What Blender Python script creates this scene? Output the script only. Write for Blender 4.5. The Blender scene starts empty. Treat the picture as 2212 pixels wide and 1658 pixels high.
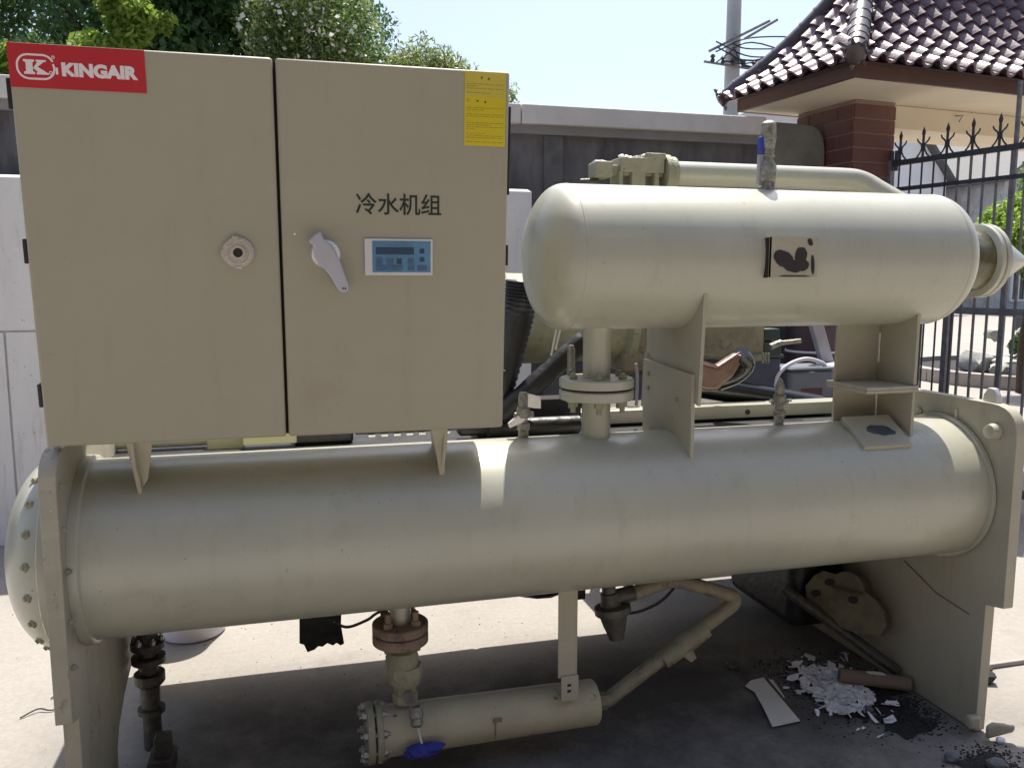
import bpy, bmesh, math, random
import numpy as np
from math import sin, cos, pi, radians, sqrt, atan2
from mathutils import Vector, Matrix, Euler

random.seed(7)
rng = np.random.default_rng(11)
S = bpy.context.scene
COL = S.collection

# ------------------------------------------------------------------ camera
YAW = radians(15.0)
cam_d = bpy.data.cameras.new("camera")
cam = bpy.data.objects.new("camera", cam_d)
COL.objects.link(cam)
cam_d.sensor_width = 36.0
cam_d.sensor_fit = 'HORIZONTAL'
cam_d.lens = 36.0 * 1790.0 / 2212.0
cam_d.clip_start = 0.05
cam_d.clip_end = 900.0
cam.location = (0, 0, 1.6)
cam.rotation_euler = (radians(90.0) - math.atan(229.0 / 1790.0), 0, -YAW)
S.camera = cam

# ------------------------------------------------------------------ sky, sun, exposure
SUN = Vector((0.19, 0.404, 1.0)).normalized()
w = bpy.data.worlds.new("World")
S.world = w
w.use_nodes = True
wn = w.node_tree
sky = wn.nodes.new('ShaderNodeTexSky')
sky.sky_type = 'NISHITA'
sky.sun_disc = False
sky.sun_elevation = math.asin(SUN.z)
sky.sun_rotation = atan2(SUN.x, SUN.y)
sky.air_density = 1.0
sky.dust_density = 3.0
sky.ozone_density = 1.0
bg = wn.nodes['Background']
bg.inputs['Strength'].default_value = 0.135
wn.links.new(sky.outputs[0], bg.inputs['Color'])

sd = bpy.data.lights.new("sun", 'SUN')
sd.energy = 5.0
sd.angle = radians(0.53)
sd.color = (1.0, 0.95, 0.87)
so = bpy.data.objects.new("sun", sd)
so.rotation_euler = SUN.to_track_quat('Z', 'Y').to_euler()
so.location = (5, 10, 25)
COL.objects.link(so)
S.view_settings.view_transform = 'Standard'
S.view_settings.look = 'None'
S.view_settings.gamma = 1.0
S.view_settings.use_curve_mapping = False
S.view_settings.exposure = 0.62

# ------------------------------------------------------------------ materials
def mat(name, col, rough=0.5, metal=0.0, var=0.12, vscale=3.0, bump=0.0, bscale=60.0,
        col2=None, c2lo=0.55, c2hi=0.75, c2scale=6.0, coat=0.0, spec=0.5, stretch=(1, 1, 1), wear=0.0):
    m = bpy.data.materials.new(name)
    m.use_nodes = True
    nt = m.node_tree
    N, L = nt.nodes, nt.links
    b = N['Principled BSDF']
    b.inputs['Roughness'].default_value = rough
    b.inputs['Metallic'].default_value = metal
    b.inputs['Specular IOR Level'].default_value = spec
    if coat:
        b.inputs['Coat Weight'].default_value = coat
        b.inputs['Coat Roughness'].default_value = 0.26
    tc = N.new('ShaderNodeTexCoord')
    mp = N.new('ShaderNodeMapping')
    mp.inputs['Scale'].default_value = stretch
    L.new(tc.outputs['Object'], mp.inputs['Vector'])
    n1 = N.new('ShaderNodeTexNoise')
    n1.inputs['Scale'].default_value = vscale
    n1.inputs['Detail'].default_value = 7
    n1.inputs['Roughness'].default_value = 0.62
    L.new(mp.outputs[0], n1.inputs['Vector'])
    r = N.new('ShaderNodeValToRGB')
    r.color_ramp.elements[0].position = 0.3
    r.color_ramp.elements[1].position = 0.7
    a = [max(0, c * (1 - var)) for c in col] + [1]
    c = [min(1, c_ * (1 + var)) for c_ in col] + [1]
    r.color_ramp.elements[0].color = a
    r.color_ramp.elements[1].color = c
    L.new(n1.outputs['Fac'], r.inputs['Fac'])
    out = r.outputs['Color']
    if col2 is not None:
        n2 = N.new('ShaderNodeTexNoise')
        n2.inputs['Scale'].default_value = c2scale
        n2.inputs['Detail'].default_value = 9
        n2.inputs['Roughness'].default_value = 0.7
        L.new(mp.outputs[0], n2.inputs['Vector'])
        r2 = N.new('ShaderNodeValToRGB')
        r2.color_ramp.elements[0].position = c2lo
        r2.color_ramp.elements[1].position = c2hi
        L.new(n2.outputs['Fac'], r2.inputs['Fac'])
        mx = N.new('ShaderNodeMix')
        mx.data_type = 'RGBA'
        L.new(r2.outputs['Color'], mx.inputs[0])
        L.new(out, mx.inputs[6])
        mx.inputs[7].default_value = list(col2) + [1]
        out = mx.outputs[2]
    if wear:
        def layer(scale, sc, lo, hi, colr, amt, det=6):
            nonlocal out
            mp2 = N.new('ShaderNodeMapping')
            mp2.inputs['Scale'].default_value = sc
            L.new(tc.outputs['Object'], mp2.inputs['Vector'])
            nn = N.new('ShaderNodeTexNoise')
            nn.inputs['Scale'].default_value = scale
            nn.inputs['Detail'].default_value = det
            nn.inputs['Roughness'].default_value = 0.65
            L.new(mp2.outputs[0], nn.inputs['Vector'])
            mr = N.new('ShaderNodeMapRange')
            mr.inputs['From Min'].default_value = lo
            mr.inputs['From Max'].default_value = hi
            mr.inputs['To Max'].default_value = amt
            L.new(nn.outputs['Fac'], mr.inputs['Value'])
            m2 = N.new('ShaderNodeMix')
            m2.data_type = 'RGBA'
            L.new(mr.outputs[0], m2.inputs[0])
            L.new(out, m2.inputs[6])
            m2.inputs[7].default_value = list(colr) + [1]
            out = m2.outputs[2]
        layer(7, (3.0, 3.0, .35), .54, .72, (col[0] * .62, col[1] * .58, col[2] * .52), .34 * wear)
        layer(5, (.5, 1.5, 4.0), .56, .72, (min(1, col[0] * 1.3), min(1, col[1] * 1.3), min(1, col[2] * 1.35)), .22 * wear)
        layer(55, (1, 1, 1), .70, .74, (.12, .075, .045), .8 * wear, 3)
        layer(120, (.25, 1, 1), .73, .76, (.60, .58, .52), .6 * wear, 2)
    L.new(out, b.inputs['Base Color'])
    rr = N.new('ShaderNodeMapRange')
    rr.inputs['To Min'].default_value = max(0.02, rough - 0.07)
    rr.inputs['To Max'].default_value = min(1, rough + 0.09)
    L.new(n1.outputs['Fac'], rr.inputs['Value'])
    L.new(rr.outputs[0], b.inputs['Roughness'])
    if bump > 0:
        n3 = N.new('ShaderNodeTexNoise')
        n3.inputs['Scale'].default_value = bscale
        n3.inputs['Detail'].default_value = 5
        L.new(mp.outputs[0], n3.inputs['Vector'])
        bm_ = N.new('ShaderNodeBump')
        bm_.inputs['Strength'].default_value = bump
        bm_.inputs['Distance'].default_value = 0.01
        L.new(n3.outputs['Fac'], bm_.inputs['Height'])
        L.new(bm_.outputs[0], b.inputs['Normal'])
    return m

PAINTC = (0.425, 0.422, 0.338)
M = {}
M['paint'] = mat('beige machine paint', PAINTC, 0.42, var=0.07, vscale=2.2, bump=0.08, bscale=9, wear=0.8,
                 col2=(0.33, 0.29, 0.21), c2lo=0.60, c2hi=0.82, c2scale=3.5, coat=0.8)
M['cabinet'] = mat('beige powder coated steel', (0.362, 0.337, 0.250), 0.48, var=0.04, vscale=1.5, bump=0.22, bscale=2.6, wear=0.35,
                   col2=(0.33, 0.285, 0.21), c2lo=0.56, c2hi=0.85, c2scale=2.5)
M['paint_chip'] = mat('chipped beige paint', (0.44, 0.40, 0.28), 0.5, var=0.10, vscale=8, bump=0.15, bscale=40,
                      col2=(0.13, 0.085, 0.055), c2lo=0.63, c2hi=0.68, c2scale=14)
M['plate'] = mat('beige painted steel plate', (0.40, 0.375, 0.29), 0.5, var=0.09, vscale=3, bump=0.08, bscale=22, wear=1.0,
                 col2=(0.25, 0.20, 0.13), c2lo=0.66, c2hi=0.74, c2scale=6)
M['plate_worn'] = mat('worn stained beige plate', (0.37, 0.345, 0.27), 0.55, var=0.14, vscale=5, bump=0.12, bscale=22, wear=2.0,
                      col2=(0.16, 0.115, 0.075), c2lo=0.60, c2hi=0.70, c2scale=9)
M['cast'] = mat('rough painted casting', (0.30, 0.29, 0.20), 0.6, var=0.18, vscale=14, bump=0.5, bscale=90,
                col2=(0.10, 0.08, 0.05), c2lo=0.6, c2hi=0.72, c2scale=22)
M['rust'] = mat('rusty primed flange', (0.235, 0.17, 0.125), 0.7, var=0.22, vscale=18, bump=0.4, bscale=80,
                col2=(0.07, 0.045, 0.03), c2lo=0.5, c2hi=0.72, c2scale=20)
M['pipe_dirty'] = mat('dirty beige pipe', (0.23, 0.205, 0.14), 0.55, var=0.25, vscale=16, bump=0.3, bscale=60,
                      col2=(0.07, 0.055, 0.04), c2lo=0.55, c2hi=0.7, c2scale=18)
M['steel'] = mat('galvanised bolt steel', (0.42, 0.42, 0.40), 0.38, 0.85, var=0.3, vscale=60, bump=0.2, bscale=200)
M['steel_dark'] = mat('grimy dark steel', (0.10, 0.095, 0.085), 0.5, 0.5, var=0.35, vscale=40, bump=0.4, bscale=120)
M['brass_grey'] = mat('weathered grey brass', (0.30, 0.29, 0.25), 0.42, 0.5, var=0.3, vscale=60, bump=0.5, bscale=160,
                      col2=(0.12, 0.12, 0.08), c2lo=0.5, c2hi=0.7, c2scale=50)
M['alu'] = mat('dull cast aluminium', (0.42, 0.42, 0.47), 0.4, 0.35, var=0.06, vscale=14, bump=0.06, bscale=220)
M['alu_white'] = mat('bare bright aluminium', (0.74, 0.73, 0.70), 0.35, 0.5, var=0.12, vscale=24)
M['lock'] = mat('worn nickel lock disc', (0.47, 0.43, 0.37), 0.42, 0.4, var=0.15, vscale=40, bump=0.3, bscale=200,
                col2=(0.75, 0.72, 0.66), c2lo=0.62, c2hi=0.68, c2scale=60)
M['black'] = mat('black plastic', (0.012, 0.012, 0.012), 0.4, var=0.2)
M['gasket'] = mat('dark gasket seam', (0.02, 0.015, 0.01), 0.8, var=0.2)
M['insul'] = mat('black foam insulation', (0.02, 0.02, 0.021), 0.42, var=0.4, vscale=12, bump=0.4, bscale=30)
M['insul_gloss'] = mat('glossy black insulation', (0.012, 0.012, 0.013), 0.18, var=0.3, vscale=10, bump=0.3, bscale=14, coat=0.5)
M['copper'] = mat('tarnished copper', (0.27, 0.18, 0.155), 0.34, 0.6, var=0.25, vscale=20, bump=0.2, bscale=50)
M['red'] = mat('red vinyl', (0.47, 0.018, 0.028), 0.45, var=0.06, vscale=4)
M['whitev'] = mat('white vinyl', (0.80, 0.72, 0.72), 0.45, var=0.05, vscale=14)
M['yellow'] = mat('yellow sticker paper', (0.62, 0.50, 0.018), 0.4, var=0.05, vscale=5)
M['yellow_pale'] = mat('paler yellow sticker paper', (0.56, 0.46, 0.06), 0.5, var=0.05, vscale=5)
M['ink_grey'] = mat('faded print', (0.26, 0.21, 0.03), 0.6, var=0.2)
M['ink'] = mat('dark green paint lettering', (0.010, 0.022, 0.012), 0.55, var=0.3, vscale=30)
M['screen_frame'] = mat('pale plastic bezel', (0.62, 0.62, 0.62), 0.4, var=0.03)
M['screen_blue'] = mat('blue keypad membrane', (0.085, 0.215, 0.36), 0.25, var=0.2, vscale=9)
M['screen_dark'] = mat('dark blue display window', (0.018, 0.055, 0.115), 0.15, var=0.2)
M['screen_mid'] = mat('mid blue keys', (0.045, 0.12, 0.22), 0.35, var=0.25, vscale=60)
M['residue'] = mat('dark glue residue and plate shadow', (0.022, 0.017, 0.018), 0.6, var=0.3, vscale=30)
M['bluecap'] = mat('blue plastic', (0.03, 0.05, 0.30), 0.5, var=0.2, vscale=30)
M['blue_rag'] = mat('blue cloth', (0.035, 0.04, 0.26), 0.85, var=0.35, vscale=30, bump=0.8, bscale=120)
M['string'] = mat('white string', (0.62, 0.60, 0.62), 0.8, var=0.1)
M['wall'] = mat('grey weathered render', (0.155, 0.148, 0.15), 0.85, var=0.25, vscale=1.6, bump=0.3, bscale=30,
                col2=(0.05, 0.048, 0.052), c2lo=0.42, c2hi=0.66, c2scale=1.9, stretch=(1.6, 1, 0.5))
M['wall_mid'] = mat('slightly paler stained render', (0.17, 0.165, 0.165), 0.85, var=0.25, vscale=2, bump=0.3, bscale=30, col2=(.08, .078, .08), c2lo=.45, c2hi=.7, c2scale=2.2)
M['wall_light'] = mat('paler grey render', (0.24, 0.235, 0.23), 0.85, var=0.15, vscale=3, bump=0.3, bscale=30)
M['coping'] = mat('pale concrete coping', (0.62, 0.60, 0.58), 0.8, var=0.10, vscale=4, bump=0.3, bscale=40,
                  col2=(0.20, 0.18, 0.16), c2lo=0.66, c2hi=0.76, c2scale=5)
M['white_panel'] = mat('white painted sheet', (0.82, 0.81, 0.80), 0.5, var=0.08, vscale=2, wear=1.6,
                       col2=(0.42, 0.36, 0.33), c2lo=0.68, c2hi=0.80, c2scale=3, stretch=(1.4, 1, 0.4))
M['brick'] = mat('red brown tile brick', (0.15, 0.062, 0.055), 0.42, var=0.22, vscale=9, bump=0.2, bscale=60,
                 col2=(0.08, 0.05, 0.035), c2lo=0.5, c2hi=0.75, c2scale=7)
M['mortar'] = mat('pinkish mortar', (0.27, 0.20, 0.175), 0.9, var=0.15, vscale=40, bump=0.4, bscale=150)
M['tile'] = mat('glazed aubergine roof tile', (0.10, 0.055, 0.078), 0.42, var=0.4, vscale=12, bump=0.2, bscale=40,
                coat=0.3, col2=(0.16, 0.115, 0.14), c2lo=0.45, c2hi=0.7, c2scale=16)
M['tile_dark'] = mat('dark ridge tile', (0.052, 0.036, 0.040), 0.34, var=0.3, vscale=12, bump=0.2, bscale=30, coat=0.5)
M['fascia'] = mat('red brown fascia', (0.105, 0.050, 0.036), 0.5, var=0.15, vscale=5, bump=0.15, bscale=40)
M['cream'] = mat('cream painted soffit', (0.80, 0.70, 0.54), 0.8, var=0.04, vscale=3, bump=0.1, bscale=60)
M['iron'] = mat('black painted iron', (0.055, 0.057, 0.065), 0.45, 0.3, var=0.35, vscale=24, bump=0.3, bscale=90)
M['iron_grey'] = mat('weathered grey iron', (0.19, 0.185, 0.19), 0.6, 0.2, var=0.35, vscale=20, bump=0.3, bscale=80)
M['conc_pole'] = mat('concrete pole', (0.46, 0.47, 0.48), 0.8, var=0.12, vscale=3, bump=0.2, bscale=30)
M['house_white'] = mat('off white house render', (0.78, 0.77, 0.78), 0.85, var=0.08, vscale=0.8)
M['house_grey'] = mat('grey stone wall', (0.46, 0.45, 0.44), 0.85, var=0.25, vscale=2.5, bump=0.4, bscale=8)
M['roof_grey'] = mat('dark slate roof', (0.10, 0.10, 0.105), 0.6, var=0.2, vscale=4)
M['glass'] = mat('dark window glass', (0.04, 0.05, 0.055), 0.08, var=0.2, vscale=3)
M['frame_white'] = mat('white window frame', (0.7, 0.7, 0.7), 0.5, var=0.04)
M['case'] = mat('blue grey plastic', (0.13, 0.145, 0.175), 0.5, var=0.15, vscale=6, bump=0.1, bscale=60)
M['case_dark'] = mat('dark navy sheet', (0.04, 0.05, 0.085), 0.5, var=0.2, vscale=6)
M['maroon'] = mat('maroon sticker', (0.07, 0.022, 0.035), 0.5, var=0.2)
M['grey_steel'] = mat('grey painted steel', (0.29, 0.28, 0.30), 0.5, var=0.12, vscale=8)
M['paper'] = mat('cream card', (0.86, 0.82, 0.73), 0.8, var=0.05, vscale=6, bump=0.1, bscale=30)  # whitened to stand in for sunlight falling on the card
M['card_edge'] = mat('brown card edge', (0.16, 0.10, 0.08), 0.8, var=0.2, vscale=12)
M['foil'] = mat('crumpled white wrapping', (0.90, 0.90, 0.91), 0.45, 0.0, var=0.10, vscale=30, bump=0.5, bscale=70)  # raised towards white in place of sun on the wrapping
M['tubecard'] = mat('brown cardboard tube', (0.23, 0.17, 0.13), 0.8, var=0.14, vscale=14, bump=0.1, bscale=60)
M['stone'] = mat('blue grey stone', (0.13, 0.145, 0.155), 0.9, var=0.3, vscale=24, bump=0.8, bscale=60)
M['dirt'] = mat('dark crumbs of dirt', (0.028, 0.026, 0.026), 0.95, var=0.5, vscale=50)
M['stick'] = mat('dark rubber', (0.03, 0.027, 0.022), 0.7, var=0.4, vscale=30)
M['bark'] = mat('bark', (0.07, 0.05, 0.035), 0.9, var=0.3, vscale=14, bump=0.8, bscale=40)
M['petal'] = mat('white petals', (0.80, 0.80, 0.72), 0.7, var=0.05)
M['rock'] = mat('pale garden rock', (0.42, 0.41, 0.38), 0.9, var=0.3, vscale=6, bump=0.8, bscale=20)
M['curb'] = mat('concrete kerb stone', (0.33, 0.29, 0.27), 0.85, var=0.15, vscale=5, bump=0.3, bscale=40)
M['white_plastic'] = mat('white plastic', (0.66, 0.63, 0.68), 0.4, var=0.05)

def leafmat(name, c1, c2, trans=0.45):
    m = bpy.data.materials.new(name)
    m.use_nodes = True
    nt = m.node_tree
    N, L = nt.nodes, nt.links
    b = N['Principled BSDF']
    b.inputs['Roughness'].default_value = 0.45
    tc = N.new('ShaderNodeTexCoord')
    n1 = N.new('ShaderNodeTexNoise')
    n1.inputs['Scale'].default_value = 1.3
    n1.inputs['Detail'].default_value = 8
    n1.inputs['Roughness'].default_value = 0.8
    L.new(tc.outputs['Object'], n1.inputs['Vector'])
    r = N.new('ShaderNodeValToRGB')
    r.color_ramp.elements[0].position = 0.36
    r.color_ramp.elements[1].position = 0.66
    r.color_ramp.elements[0].color = list(c1) + [1]
    r.color_ramp.elements[1].color = list(c2) + [1]
    L.new(n1.outputs['Fac'], r.inputs['Fac'])
    L.new(r.outputs[0], b.inputs['Base Color'])
    tr = N.new('ShaderNodeBsdfTranslucent')
    L.new(r.outputs[0], tr.inputs['Color'])
    mx = N.new('ShaderNodeMixShader')
    mx.inputs[0].default_value = trans
    L.new(b.outputs[0], mx.inputs[1])
    L.new(tr.outputs[0], mx.inputs[2])
    L.new(mx.outputs[0], N['Material Output'].inputs['Surface'])
    return m

M['leaf_dark'] = leafmat('dark green leaves', (0.022, 0.065, 0.028), (0.14, 0.27, 0.08), 0.45)
M['leaf_mid'] = leafmat('mid green leaves', (0.055, 0.12, 0.03), (0.18, 0.28, 0.09), 0.5)
M['leaf_bright'] = leafmat('yellow green leaves', (0.15, 0.25, 0.03), (0.38, 0.52, 0.10), 0.55)
M['leaf_pale'] = leafmat('pale green narrow leaves', (0.16, 0.22, 0.06), (0.32, 0.38, 0.14), 0.5)

# ------------------------------------------------------------------ helpers
ORG = {}

def frame(axis):
    a = Vector(axis).normalized()
    h = Vector((0, 0, 1)) if abs(a.z) < 0.9 else Vector((1, 0, 0))
    u = h.cross(a).normalized()
    v = a.cross(u).normalized()
    return a, u, v

class MB:
    def __init__(s):
        s.v = []
        s.f = []
        s.m = []
    def add(s, vs, fs, mi=0):
        o = len(s.v)
        s.v += [tuple(v) for v in vs]
        s.f += [tuple(i + o for i in f) for f in fs]
        s.m += [mi] * len(fs)
        return s
    def box(s, c, d, R=None, mi=0):
        hx, hy, hz = d[0] / 2, d[1] / 2, d[2] / 2
        vs = [Vector((x, y, z)) for x in (-hx, hx) for y in (-hy, hy) for z in (-hz, hz)]
        if R is not None:
            vs = [R @ v for v in vs]
        c = Vector(c)
        vs = [v + c for v in vs]
        return s.add(vs, [(0, 1, 3, 2), (4, 6, 7, 5), (0, 4, 5, 1), (2, 3, 7, 6), (0, 2, 6, 4), (1, 5, 7, 3)], mi)
    def bb(s, x0, x1, y0, y1, z0, z1, mi=0):
        return s.box(((x0 + x1) / 2, (y0 + y1) / 2, (z0 + z1) / 2), (abs(x1 - x0), abs(y1 - y0), abs(z1 - z0)), None, mi)
    def lathe(s, p, axis, prof, seg=32, caps=True, mi=0, squash=1.0, rot=0.0):
        a, u, v = frame(axis)
        p = Vector(p)
        vs, fs = [], []
        for t, r in prof:
            for k in range(seg):
                an = 2 * pi * k / seg + rot
                vs.append(p + a * t + u * (r * cos(an) * squash) + v * (r * sin(an)))
        n = len(prof)
        for i in range(n - 1):
            for k in range(seg):
                k2 = (k + 1) % seg
                fs.append((i * seg + k, i * seg + k2, (i + 1) * seg + k2, (i + 1) * seg + k))
        if caps:
            fs.append(tuple(range(seg))[::-1])
            fs.append(tuple((n - 1) * seg + k for k in range(seg)))
        return s.add(vs, fs, mi)
    def cyl(s, p0, p1, r, r1=None, seg=24, mi=0):
        p0, p1 = Vector(p0), Vector(p1)
        d = p1 - p0
        return s.lathe(p0, d, [(0, r), (d.length, r if r1 is None else r1)], seg, True, mi)
    def tube(s, pts, r, seg=12, mi=0, rs=None):
        pts = [Vector(p) for p in pts]
        n = len(pts)
        vs, fs = [], []
        up = None
        for i in range(n):
            t = (pts[min(i + 1, n - 1)] - pts[max(i - 1, 0)]).normalized()
            if up is None:
                _, u, v = frame(t)
            else:
                u = (up - t * up.dot(t)).normalized()
                v = t.cross(u)
            up = u
            rr = rs[i] if rs else r
            for k in range(seg):
                an = 2 * pi * k / seg
                vs.append(pts[i] + u * (rr * cos(an)) + v * (rr * sin(an)))
        for i in range(n - 1):
            for k in range(seg):
                k2 = (k + 1) % seg
                fs.append((i * seg + k, i * seg + k2, (i + 1) * seg + k2, (i + 1) * seg + k))
        fs.append(tuple(range(seg))[::-1])
        fs.append(tuple((n - 1) * seg + k for k in range(seg)))
        return s.add(vs, fs, mi)
    def prism(s, poly, o, ex, ey, thick, mi=0):
        """2-D outline poly extruded: o + x*ex + y*ey, thickness along ex x ey"""
        o, ex, ey = Vector(o), Vector(ex), Vector(ey)
        nz = ex.cross(ey).normalized()
        n = len(poly)
        vs = [o + ex * x + ey * y for x, y in poly] + [o + ex * x + ey * y + nz * thick for x, y in poly]
        fs = [tuple(range(n))[::-1], tuple(range(n, 2 * n))]
        for i in range(n):
            j = (i + 1) % n
            fs.append((i, j, j + n, i + n))
        return s.add(vs, fs, mi)
    def blob(s, c, r, jit=0.2, sub=2, mi=0, rg=None):
        rg = rg or random
        bm = bmesh.new()
        bmesh.ops.create_icosphere(bm, subdivisions=sub, radius=1)
        c = Vector(c)
        vs = []
        for v in bm.verts:
            k = 1 + rg.uniform(-jit, jit)
            vs.append((c.x + v.co.x * r[0] * k, c.y + v.co.y * r[1] * k, c.z + v.co.z * r[2] * k))
        fs = [tuple(v.index for v in f.verts) for f in bm.faces]
        bm.free()
        return s.add(vs, fs, mi)

def spline(pts, n=8):
    """Catmull-Rom through pts"""
    P = [Vector(p) for p in pts]
    P = [P[0] * 2 - P[1]] + P + [P[-1] * 2 - P[-2]]
    out = []
    for i in range(1, len(P) - 2):
        a, b, c, d = P[i - 1], P[i], P[i + 1], P[i + 2]
        for k in range(n):
            t = k / n
            out.append(0.5 * ((2 * b) + (c - a) * t + (2 * a - 5 * b + 4 * c - d) * t * t + (3 * b - a - 3 * c + d) * t ** 3))
    out.append(P[-2])
    return out

def put(name, me, parent, org):
    o = bpy.data.objects.new(name, me)
    COL.objects.link(o)
    if parent is not None:
        o.parent = parent
        o.location = (0, 0, 0)
        ORG[o.name] = ORG[parent.name]
    else:
        o.location = org
        ORG[o.name] = Vector(org)
    return o

FAR = [None]
def build(name, mb, mats, parent=None, org=(0, 0, 0), bevel=0.0, smooth=35, local=False, label=None, bseg=2):
    """link the collected geometry as ONE mesh object; vertices are given in world coordinates unless local"""
    if FAR[0]:
        k_ = FAR[0]
        mb.v = [(v[0] * k_, v[1] * k_, max(0.0, 1.6 + (v[2] - 1.6) * k_)) for v in mb.v]
    o3 = ORG[parent.name] if parent is not None else Vector(org)
    if local:
        o3 = Vector((0, 0, 0))
    me = bpy.data.meshes.new(name)
    me.from_pydata([(v[0] - o3[0], v[1] - o3[1], v[2] - o3[2]) for v in mb.v], [], mb.f)
    if not isinstance(mats, (list, tuple)):
        mats = [mats]
    for m in mats:
        me.materials.append(m)
    me.polygons.foreach_set('material_index', mb.m)
    bm = bmesh.new()
    bm.from_mesh(me)
    bmesh.ops.recalc_face_normals(bm, faces=bm.faces)
    bm.to_mesh(me)
    bm.free()
    if smooth:
        me.polygons.foreach_set('use_smooth', [True] * len(me.polygons))
        me.set_sharp_from_angle(angle=radians(smooth))
    o = put(name, me, parent, org)
    if bevel:
        bv = o.modifiers.new('bevel', 'BEVEL')
        bv.width = bevel
        bv.segments = bseg
        bv.limit_method = 'ANGLE'
        bv.angle_limit = radians(40)
        bv.harden_normals = False
    if label:
        o['label'] = label
    return o

def thing(name, loc, label, cat, group=None, rot=0.0):
    if FAR[0]:
        loc = (loc[0] * FAR[0], loc[1] * FAR[0], 0)
    o = bpy.data.objects.new(name, None)
    o.empty_display_size = 0.1
    COL.objects.link(o)
    o.location = loc
    o.rotation_euler = (0, 0, rot)
    ORG[o.name] = Vector(loc)
    o['label'] = label
    o['category'] = cat
    if group:
        o['group'] = group
    return o

def tag(o, label, cat, group=None, kind=None):
    o['label'] = label
    o['category'] = cat
    if group:
        o['group'] = group
    if kind:
        o['kind'] = kind
    return o

def copyobj(src, parent, loc, rot=None, scale=None):
    c = src.copy()
    COL.objects.link(c)
    c.parent = parent
    c.location = loc
    if rot is not None:
        if isinstance(rot, Matrix):
            c.rotation_euler = rot.to_euler()
        else:
            c.rotation_euler = rot
    if scale is not None:
        c.scale = scale
    ORG[c.name] = ORG[parent.name]
    return c

def text_mesh(name, body, size, m, parent, loc, offset=0.0, sx=1.0, extr=0.0008, rotx=radians(90), align='LEFT', shear=0.0):
    cu = bpy.data.curves.new(name + '_c', 'FONT')
    cu.body = body
    cu.size = size
    cu.offset = offset
    cu.extrude = extr
    cu.align_x = align
    cu.shear = shear
    cu.resolution_u = 4
    t = bpy.data.objects.new(name + '_t', cu)
    COL.objects.link(t)
    dg = bpy.context.evaluated_depsgraph_get()
    dg.update()
    me = bpy.data.meshes.new_from_object(t.evaluated_get(dg))
    COL.objects.unlink(t)
    bpy.data.objects.remove(t)
    me.name = name
    me.materials.clear()
    me.materials.append(m)
    o = bpy.data.objects.new(name, me)
    COL.objects.link(o)
    o.parent = parent
    o.location = loc
    o.rotation_euler = (rotx, 0, 0)
    o.scale = (sx, 1, 1)
    ORG[o.name] = ORG[parent.name]
    return o

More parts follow.
